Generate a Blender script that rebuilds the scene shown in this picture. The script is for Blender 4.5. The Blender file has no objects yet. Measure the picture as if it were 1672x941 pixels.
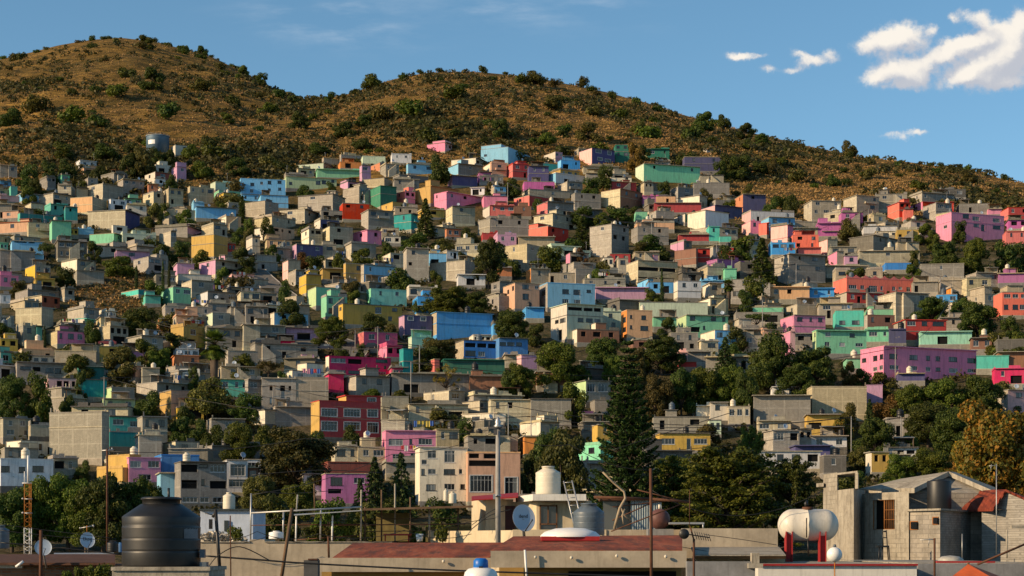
import bpy, math, random
import numpy as np
from mathutils import Vector, Matrix, noise as mnoise
R = math.radians
F, CZ, PH, CXP = 3000.0, 10.0, 895.0, 836.0      # focal length in photo pixels, eye height, horizon row, centre column
sc = bpy.context.scene
COL = sc.collection
def lin(c): return tuple((x/12.92 if x <= .04045 else ((x+.055)/1.055)**2.4) for x in c)
def W(px, py, Y): return Vector(((px-CXP)/F*Y, Y, CZ+(PH-py)/F*Y))
def ZA(py, Y): return CZ+(PH-py)/F*Y
def XA(px, Y): return (px-CXP)/F*Y

# ---------------------------------------------------------------- mesh builder
class MB:
    def __init__(s): s.v=[]; s.f=[]; s.m=[]; s.sm=[]
    def face(s, pts, m=0, sm=False):
        i=len(s.v); s.v.extend(tuple(p) for p in pts); s.f.append(tuple(range(i,i+len(pts)))); s.m.append(m); s.sm.append(sm)
    def box(s, x0,y0,z0,x1,y1,z1, m=0, M=None):
        if x0>x1: x0,x1=x1,x0
        if y0>y1: y0,y1=y1,y0
        if z0>z1: z0,z1=z1,z0
        c=[(x0,y0,z0),(x1,y0,z0),(x1,y1,z0),(x0,y1,z0),(x0,y0,z1),(x1,y0,z1),(x1,y1,z1),(x0,y1,z1)]
        if M is not None: c=[tuple(M@Vector(p)) for p in c]
        i=len(s.v); s.v.extend(c)
        for q in ((0,3,2,1),(4,5,6,7),(0,1,5,4),(1,2,6,5),(2,3,7,6),(3,0,4,7)):
            s.f.append(tuple(i+k for k in q)); s.m.append(m); s.sm.append(False)
    def prism(s, pts, z0, z1, m=0, mtop=None, mf=None):
        # pts: footprint (x,y) counter-clockwise seen from above; z1 a number or a list
        n=len(pts); zt=z1 if isinstance(z1,(list,tuple)) else [z1]*n
        zb=z0 if isinstance(z0,(list,tuple)) else [z0]*n
        i=len(s.v)
        s.v.extend((p[0],p[1],zb[k]) for k,p in enumerate(pts)); s.v.extend((p[0],p[1],zt[k]) for k,p in enumerate(pts))
        for k in range(n):
            j=(k+1)%n
            s.f.append((i+k,i+j,i+n+j,i+n+k)); s.m.append(mf[k] if mf else m); s.sm.append(False)
        s.f.append(tuple(i+n+k for k in range(n))); s.m.append(m if mtop is None else mtop); s.sm.append(False)
        s.f.append(tuple(i+k for k in reversed(range(n)))); s.m.append(m); s.sm.append(False)
    def tube(s, pts, rad, n=8, m=0, cap=True, sm=True):
        pts=[Vector(p) for p in pts]; k=len(pts)
        rs=rad if isinstance(rad,(list,tuple)) else [rad]*k
        base=len(s.v); up=Vector((0,0,1))
        prev=None
        for a in range(k):
            d=(pts[min(a+1,k-1)]-pts[max(a-1,0)]).normalized()
            if prev is None:
                ref=Vector((1,0,0)) if abs(d.z)>.9 else up
                u=d.cross(ref).normalized()
            else:
                u=(prev-d*prev.dot(d)).normalized()
            prev=u; w=d.cross(u)
            for b in range(n):
                t=2*math.pi*b/n
                s.v.append(tuple(pts[a]+(u*math.cos(t)+w*math.sin(t))*rs[a]))
        for a in range(k-1):
            for b in range(n):
                c=(b+1)%n
                s.f.append((base+a*n+b,base+a*n+c,base+(a+1)*n+c,base+(a+1)*n+b)); s.m.append(m); s.sm.append(sm)
        if cap:
            s.f.append(tuple(base+b for b in reversed(range(n)))); s.m.append(m); s.sm.append(False)
            s.f.append(tuple(base+(k-1)*n+b for b in range(n))); s.m.append(m); s.sm.append(False)
    def lathe(s, prof, n=32, m=0, o=(0,0,0), axis='z', M=None, sm=True):
        base=len(s.v)
        for r,z in prof:
            for b in range(n):
                t=2*math.pi*b/n
                p=(r*math.cos(t), r*math.sin(t), z) if axis=='z' else (z, r*math.cos(t), r*math.sin(t))
                p=Vector(p)
                if M is not None: p=M@p
                s.v.append((p.x+o[0],p.y+o[1],p.z+o[2]))
        for a in range(len(prof)-1):
            for b in range(n):
                c=(b+1)%n
                s.f.append((base+a*n+b,base+a*n+c,base+(a+1)*n+c,base+(a+1)*n+b)); s.m.append(m); s.sm.append(sm)
    def mesh(s, name, mats):
        me=bpy.data.meshes.new(name); me.from_pydata(s.v,[],s.f)
        if not isinstance(mats,(list,tuple)): mats=[mats]
        for x in mats: me.materials.append(x)
        me.polygons.foreach_set('material_index', s.m)
        me.polygons.foreach_set('use_smooth', s.sm)
        me.update(); return me
    def build(s, name, mats, parent=None):
        return link(name, s.mesh(name, mats), parent)
def link(name, me, parent=None, loc=None, rz=None):
    o=bpy.data.objects.new(name, me); COL.objects.link(o)
    if parent is not None: o.parent=parent
    if loc is not None: o.location=loc
    if rz is not None: o.rotation_euler=(0,0,rz)
    return o
def thing(name, label, cat, loc=(0,0,0), rz=0, group=None):
    o=link(name, None, None, loc, rz)
    o.empty_display_size=.3
    return tag(o,label,cat,group)
def tag(o, label, cat, group=None):
    o['label']=label; o['category']=cat
    if group: o['group']=group
    return o
def struct(o, kind='structure'): o['kind']=kind; return o

# ---------------------------------------------------------------- materials
MATS={}
class NT:
    def __init__(s, name):
        s.mat=bpy.data.materials.new(name); s.mat.use_nodes=True; s.t=s.mat.node_tree; s.n=s.t.nodes; s.l=s.t.links
        s.n.clear(); s.out=s.n.new('ShaderNodeOutputMaterial'); s.b=s.n.new('ShaderNodeBsdfPrincipled'); s.l.new(s.b.outputs[0], s.out.inputs[0])
    def node(s, typ, ins=None, **props):
        x=s.n.new(typ)
        for k,v in props.items(): setattr(x,k,v)
        for k,v in (ins or {}).items():
            sk=x.inputs[k]
            if isinstance(v, bpy.types.NodeSocket): s.l.new(v, sk)
            else: sk.default_value=v
        return x
    def ramp(s, fac, stops):
        x=s.n.new('ShaderNodeValToRGB'); s.l.new(fac, x.inputs[0]); e=x.color_ramp.elements
        while len(e)<len(stops): e.new(.5)
        for k,(p,c) in enumerate(stops): e[k].position=p; e[k].color=(c if len(c)==4 else (*c,1)) if isinstance(c,(tuple,list)) else (c,c,c,1)
        return x.outputs[0]
    def mix(s, fac, a, b, mode='MIX'):
        x=s.n.new('ShaderNodeMix'); x.data_type='RGBA'; x.blend_type=mode
        for k,v in ((0,fac),(6,a),(7,b)):
            if isinstance(v, bpy.types.NodeSocket): s.l.new(v,x.inputs[k])
            else: x.inputs[k].default_value=v if k==0 else ((*v,1) if len(v)==3 else v)
        return x.outputs[2]
    def math(s, op, a, b=0.0, c=0.0):
        x=s.n.new('ShaderNodeMath'); x.operation=op
        for k,v in enumerate((a,b,c)):
            if isinstance(v, bpy.types.NodeSocket): s.l.new(v,x.inputs[k])
            else: x.inputs[k].default_value=v
        return x.outputs[0]
    def obj(s): return s.node('ShaderNodeTexCoord').outputs['Object']
    def noise(s, vec, scale, detail=4, rough=.6, dist=0):
        return s.node('ShaderNodeTexNoise', {'Vector':vec,'Scale':scale,'Detail':detail,'Roughness':rough,'Distortion':dist}).outputs[0]
    def scale(s, vec, sx,sy,sz):
        x=s.node('ShaderNodeMapping', {'Vector':vec,'Scale':(sx,sy,sz)}); return x.outputs[0]
    def wallvec(s, vec):
        sp=s.node('ShaderNodeSeparateXYZ',{0:vec}); a=s.math('ADD',sp.outputs[0],sp.outputs[1])
        return s.node('ShaderNodeCombineXYZ',{0:a,1:sp.outputs[2],2:0.0}).outputs[0]
    def rnd(s): return s.node('ShaderNodeObjectInfo').outputs['Random']
    def set(s, col=None, rough=None, spec=None, metal=None, bump=None, bstr=.3, bdist=.05):
        for k,v in (('Base Color',col),('Roughness',rough),('Specular IOR Level',spec),('Metallic',metal)):
            if v is None: continue
            if isinstance(v, bpy.types.NodeSocket): s.l.new(v,s.b.inputs[k])
            else: s.b.inputs[k].default_value=(*v,1) if isinstance(v,(tuple,list)) and len(v)==3 else v
        if bump is not None:
            x=s.node('ShaderNodeBump',{'Height':bump,'Strength':bstr,'Distance':bdist}); s.l.new(x.outputs[0], s.b.inputs['Normal'])
        return s.mat

PAL=dict(lb=(.19,.50,.76), bl=(.04,.22,.56), az=(.07,.34,.68), pk=(.70,.23,.38), hp=(.60,.03,.14), lp=(.74,.42,.40), rd=(.46,.020,.014),
 cr=(.70,.15,.12), ye=(.58,.365,.055), mu=(.45,.29,.055), mg=(.20,.56,.34), lg=(.46,.62,.32), pg=(.52,.62,.46), dg=(.012,.16,.11), te=(.015,.24,.23),
 tq=(.09,.47,.37), mt=(.30,.64,.48), gr=(.03,.22,.13), vi=(.42,.22,.52), nv=(.07,.07,.19), og=(.62,.22,.06), pe=(.66,.38,.22), wh=(.66,.66,.66), cw=(.68,.62,.50),
 br=(.24,.11,.07), lv=(.52,.29,.43), mgt=(.46,.12,.34), rb=(.28,.06,.03))
def paint(key):
    k='paint_'+key
    if k in MATS: return MATS[k]
    t=NT(k); c=PAL[key]; ob=t.obj()
    ns=t.noise(ob,.7,5,.65); r=t.rnd()
    offv=t.node('ShaderNodeVectorMath',{0:ob,1:t.node('ShaderNodeCombineXYZ',{0:t.math('MULTIPLY',r,37.),1:t.math('MULTIPLY',r,91.)}).outputs[0]},operation='ADD').outputs[0]
    streak=t.noise(t.scale(offv,1.6,1.6,.22),1.3,6,.7)
    blot=t.noise(offv,.35,6,.7)
    col=t.mix(t.ramp(blot,[(.35,0.),(.7,.55)]), c, tuple(.72*x+.28*y for x,y in zip(c,(.30,.26,.20))))
    worn=t.noise(offv,1.1,7,.75); col=t.mix(t.ramp(worn,[(.63,0.),(.67,.8)]), col, (.33,.29,.22))
    dark=tuple(.45*x+.02 for x in c)
    col=t.mix(t.ramp(streak,[(.48,0.),(.72,.8)]), col, dark)
    # faint block joints that telegraph through the paint
    bk=t.node('ShaderNodeTexBrick',{'Vector':t.wallvec(ob),'Scale':1.0,'Mortar Size':.02,'Brick Width':.42,'Row Height':.21,'Color1':(1,1,1,1),'Color2':(.88,.88,.88,1),'Mortar':(.8,.8,.8,1)},offset=.5)
    col=t.mix(.55, col, bk.outputs[0], 'MULTIPLY')
    hs=t.node('ShaderNodeHueSaturation',{'Hue':t.math('ADD',t.math('MULTIPLY',r,.018),.491),'Saturation':t.math('ADD',t.math('MULTIPLY',r,.2),.87),'Value':t.math('ADD',t.math('MULTIPLY',r,.3),.84),'Color':col})
    MATS[k]=t.set(hs.outputs[0],.82,.25,bump=ns,bstr=.25,bdist=.04); return MATS[k]
CON=dict(cg=(.37,.34,.28), cb=(.49,.415,.30), cd=(.20,.185,.155), ck=(.57,.50,.38))
def concrete(key):
    k='block_'+key
    if k in MATS: return MATS[k]
    t=NT(k); c=CON[key]; ob=t.obj(); r=t.rnd()
    offv=t.node('ShaderNodeVectorMath',{0:ob,1:t.node('ShaderNodeCombineXYZ',{0:t.math('MULTIPLY',r,53.),1:t.math('MULTIPLY',r,17.)}).outputs[0]},operation='ADD').outputs[0]
    wv=t.wallvec(ob)
    bk=t.node('ShaderNodeTexBrick',{'Vector':wv,'Scale':1.0,'Mortar Size':.018,'Brick Width':.40,'Row Height':.20,'Color1':(1,1,1,1),'Color2':(.74,.74,.74,1),'Mortar':(.55,.54,.52,1)},offset=.5)
    fr=t.node('ShaderNodeTexBrick',{'Vector':wv,'Scale':1.0,'Mortar Size':.11,'Mortar Smooth':.1,'Brick Width':3.1,'Row Height':2.7,'Color1':(0,0,0,1),'Color2':(0,0,0,1),'Mortar':(1,1,1,1)},offset=0.)
    base=t.mix(1., c, bk.outputs[0],'MULTIPLY')
    base=t.mix(t.math('MULTIPLY',fr.outputs[0],.75), base, tuple(min(.6,1.12*x) for x in c))
    blot=t.noise(offv,.5,7,.72)
    base=t.mix(t.ramp(blot,[(.38,0.),(.72,.75)]), base, tuple(.55*x for x in c))
    streak=t.noise(t.scale(offv,2.2,2.2,.25),1.2,6,.72)
    base=t.mix(t.ramp(streak,[(.52,0.),(.75,.8)]), base, tuple(.38*x for x in c))
    hs=t.node('ShaderNodeHueSaturation',{'Hue':t.math('ADD',t.math('MULTIPLY',r,.03),.485),'Saturation':t.math('ADD',t.math('MULTIPLY',r,.8),.5),'Value':t.math('ADD',t.math('MULTIPLY',r,.5),.72),'Color':base})
    MATS[k]=t.set(hs.outputs[0],.9,.15,bump=t.math('ADD',t.math('MULTIPLY',bk.outputs['Fac'],-1.),blot),bstr=.5,bdist=.03); return MATS[k]
def wmat(key): return concrete(key) if key in CON else paint(key)
def plain(name, c, rough=.6, metal=0., spec=.4, var=.25, sc_=3., streak=False):
    if name in MATS: return MATS[name]
    t=NT(name); ob=t.obj(); n=t.noise(ob,sc_,6,.7)
    col=t.mix(t.ramp(n,[(.35,0.),(.75,1.)]), c, tuple((1-var*2)*x for x in c))
    if streak:
        s2=t.noise(t.scale(ob,5.,5.,.5),1.5,5,.7); col=t.mix(t.ramp(s2,[(.5,0.),(.75,.6)]), col, tuple(.45*x for x in c))
    MATS[name]=t.set(col,rough,spec,metal,bump=n,bstr=.15,bdist=.01); return MATS[name]
def glass():
    if 'window_glass' in MATS: return MATS['window_glass']
    t=NT('window_glass'); r=t.rnd()
    wn=t.node('ShaderNodeTexWhiteNoise',{'Vector':t.node('ShaderNodeVectorMath',{0:t.scale(t.obj(),1.4,0.,0.),1:(0,0,0)},operation='FLOOR').outputs[0],'W':t.math('MULTIPLY',r,77.)},noise_dimensions='4D')
    q=t.math('ADD',t.math('MULTIPLY',wn.outputs[0],.35),t.math('MULTIPLY',r,.65))
    c=t.ramp(q,[(0.,(.008,.010,.012)),(.55,(.012,.014,.018)),(.70,(.05,.055,.06)),(.84,(.13,.14,.14)),(1.,(.34,.34,.32))])
    MATS['window_glass']=t.set(c,.12,.6); return MATS['window_glass']
def leafmat(name, c1, c2, c3, trans=.35):
    if name in MATS: return MATS[name]
    t=NT(name); g=t.node('ShaderNodeNewGeometry'); r=g.outputs['Random Per Island']
    n=t.noise(t.obj(),3.,3,.6)
    q=t.math('ADD',t.math('MULTIPLY',r,.55),t.math('MULTIPLY',n,.45))
    col=t.ramp(q,[(.2,c1),(.5,c2),(.85,c3)])
    orr=t.rnd()
    hs=t.node('ShaderNodeHueSaturation',{'Hue':t.math('ADD',t.math('MULTIPLY',orr,.05),.475),'Saturation':1.,'Value':t.math('ADD',t.math('MULTIPLY',orr,.5),.75),'Color':col})
    t.set(hs.outputs[0],.6,.25)
    tr=t.node('ShaderNodeBsdfTranslucent',{'Color':hs.outputs[0]})
    mx=t.node('ShaderNodeMixShader',{0:trans,1:t.b.outputs[0],2:tr.outputs[0]})
    t.l.new(mx.outputs[0],t.out.inputs[0]); MATS[name]=t.mat; return t.mat
GL=glass()
FRW=plain('white_window_frame',(.62,.62,.60),.5); FRD=plain('dark_window_frame',(.05,.045,.04),.5)
METAL=plain('galvanised_metal',(.42,.42,.41),.45,.6,.5,.15); RUST=plain('rusty_metal',(.125,.055,.03),.8,.2,.3,.3)
BLKP=plain('black_plastic',(.018,.018,.018),.47,0,.45,.4,1.6,True); BEIP=plain('beige_plastic',(.62,.56,.44),.5,0,.4,.08)
WHP=plain('white_enamel',(.74,.73,.70),.4,0,.5,.05); GRYP=plain('grey_plastic',(.10,.13,.16),.45,0,.4,.2)
WOOD=plain('weathered_wood',(.16,.10,.06),.85,0,.2,.3); CONC=concrete('cg'); POLEC=plain('pole_concrete',(.33,.32,.30),.9,0,.2,.15,2.,True)
TREADY=None
# ---------------------------------------------------------------- terrain
TY=[-400,0,120,180,230,290,365,400,470,560,660]; TZ=[0,0,.5,2,8,16.3,32.5,46.7,68.8,97,132]
RID=[(-400,160),(-100,118),(0,97),(50,86),(100,74),(150,65),(200,62),(250,67),(300,80),(350,94),(400,119),(450,146),(490,162),(520,159),(560,155),(600,143),(650,127),(700,119),(780,117),(850,124),(900,132),(960,144),(1000,153),(1060,169),(1100,184),(1200,210),(1300,235),(1400,257),(1500,267),(1600,282),(1672,304),(1800,335),(2200,400)]
RX=np.array([a for a,b in RID],float); RYY=np.array([b for a,b in RID],float)
def ridge(px):
    px=np.clip(px,-400,2200); py=np.interp(px,RX,RYY)
    Yr=np.interp(px,[-400,0,280,420,500,700,1000,1300,1672,2200],[1400,1400,1400,1270,1130,1060,1040,980,900,820])
    return py,Yr
def base_z(X,Y):
    X=np.asarray(X,float); Y=np.asarray(Y,float)
    px=CXP+F*X/np.maximum(Y,260.)
    z=np.interp(Y,TY,TZ)
    py,Yr=ridge(px); zr=CZ+(PH-py)/F*Yr
    t=(Y-660.)/(Yr-660.)
    zu=132.+(zr-132.)*(t*(1+.20*(1-t)))
    tb=np.clip(t-1,0,None)*(Yr-660.)
    zd=zr-.12*tb-.0008*tb**2
    z=np.where(Y>660,np.where(t<1,zu,np.maximum(zd,-60)),z)
    return z
def hill_noise(x,y):
    a=mnoise.fractal(Vector((x/60.,y/60.,3.1)),1.,2.,4)
    b=mnoise.fractal(Vector((x/14.,y/14.,8.2)),.9,2.,3)
    return a,b
def terr(x,y):
    z=float(base_z(x,y))
    if y<120: return z
    a,b=hill_noise(x,y)
    k=min(1,max(0,(y-680.)/120.))
    px=CXP+F*x/max(y,260.); _,Yr=ridge(px)
    kr=1-.88*max(0.,1-abs(y-float(Yr))/230.)
    low=min(1,max(0,(y-240.)/40.))*min(1,max(0,(790.-y)/90.))
    return z+k*kr*(a*5.+b*1.9)+(1-k)*.25*b-1.5*low
_rows=np.concatenate([np.arange(150,1500,1.5)])
def D(px,py):
    X=(px-CXP)/F*_rows; z=base_z(X,_rows); rr=PH-F*(z-CZ)/_rows
    i=np.argmax(rr<=py)
    if rr[i]>py: return float(ridge(px)[1])
    return float(_rows[i])
xs=np.unique(np.concatenate([np.arange(-3000,-460,120),np.arange(-460,460,4.5),np.arange(460,3001,120)]))
ys=np.unique(np.concatenate([np.arange(-600,100,60),np.arange(100,700,6),np.arange(700,1480,4),np.arange(1480,4200,120)]))
def build_terrain():
    v=[];f=[]
    nx=len(xs)
    for y in ys:
        for x in xs: v.append((float(x),float(y),terr(float(x),float(y))))
    for j in range(len(ys)-1):
        for i in range(nx-1):
            a=j*nx+i; f.append((a,a+1,a+nx+1,a+nx))
    me=bpy.data.meshes.new('hillside'); me.from_pydata(v,[],f); me.polygons.foreach_set('use_smooth',[True]*len(f))
    t=NT('dry_hillside'); ob=t.obj()
    n1=t.noise(ob,.012,5,.6); n2=t.noise(t.scale(ob,1.,1.,3.),.09,6,.7); n3=t.noise(ob,.6,5,.75)
    terr_=t.noise(t.scale(ob,.35,.35,4.),.22,4,.65)
    g=t.ramp(n2,[(.30,(.060,.044,.014)),(.45,(.19,.115,.030)),(.58,(.36,.205,.048)),(.74,(.50,.30,.078))])
    g=t.mix(t.ramp(terr_,[(.42,.0),(.58,.7)]), g, (.085,.060,.018))
    g=t.mix(t.ramp(n1,[(.44,0.),(.66,.6)]), g, (.060,.052,.016))
    g=t.mix(t.ramp(n3,[(.42,.0),(.72,.6)]), g, (.075,.045,.016))
    # bare town ground below the houses
    sp=t.node('ShaderNodeSeparateXYZ',{0:t.node('ShaderNodeNewGeometry').outputs['Position']})
    town=t.math('SUBTRACT',1.,t.ramp(t.math('DIVIDE',sp.outputs[1],1000.),[(.64,0.),(.72,1.)]))
    n4=t.noise(ob,.25,6,.75)
    dirt=t.ramp(n4,[(.35,(.028,.036,.010)),(.5,(.075,.062,.030)),(.72,(.19,.145,.09))])
    col=t.mix(town,g,dirt)
    h=t.math('ADD',n3,t.math('MULTIPLY',terr_,2.))
    me.materials.append(t.set(col,.95,.1,bump=h,bstr=.9,bdist=1.2))
    struct(link('hill_terrain',me))
build_terrain()
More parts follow.
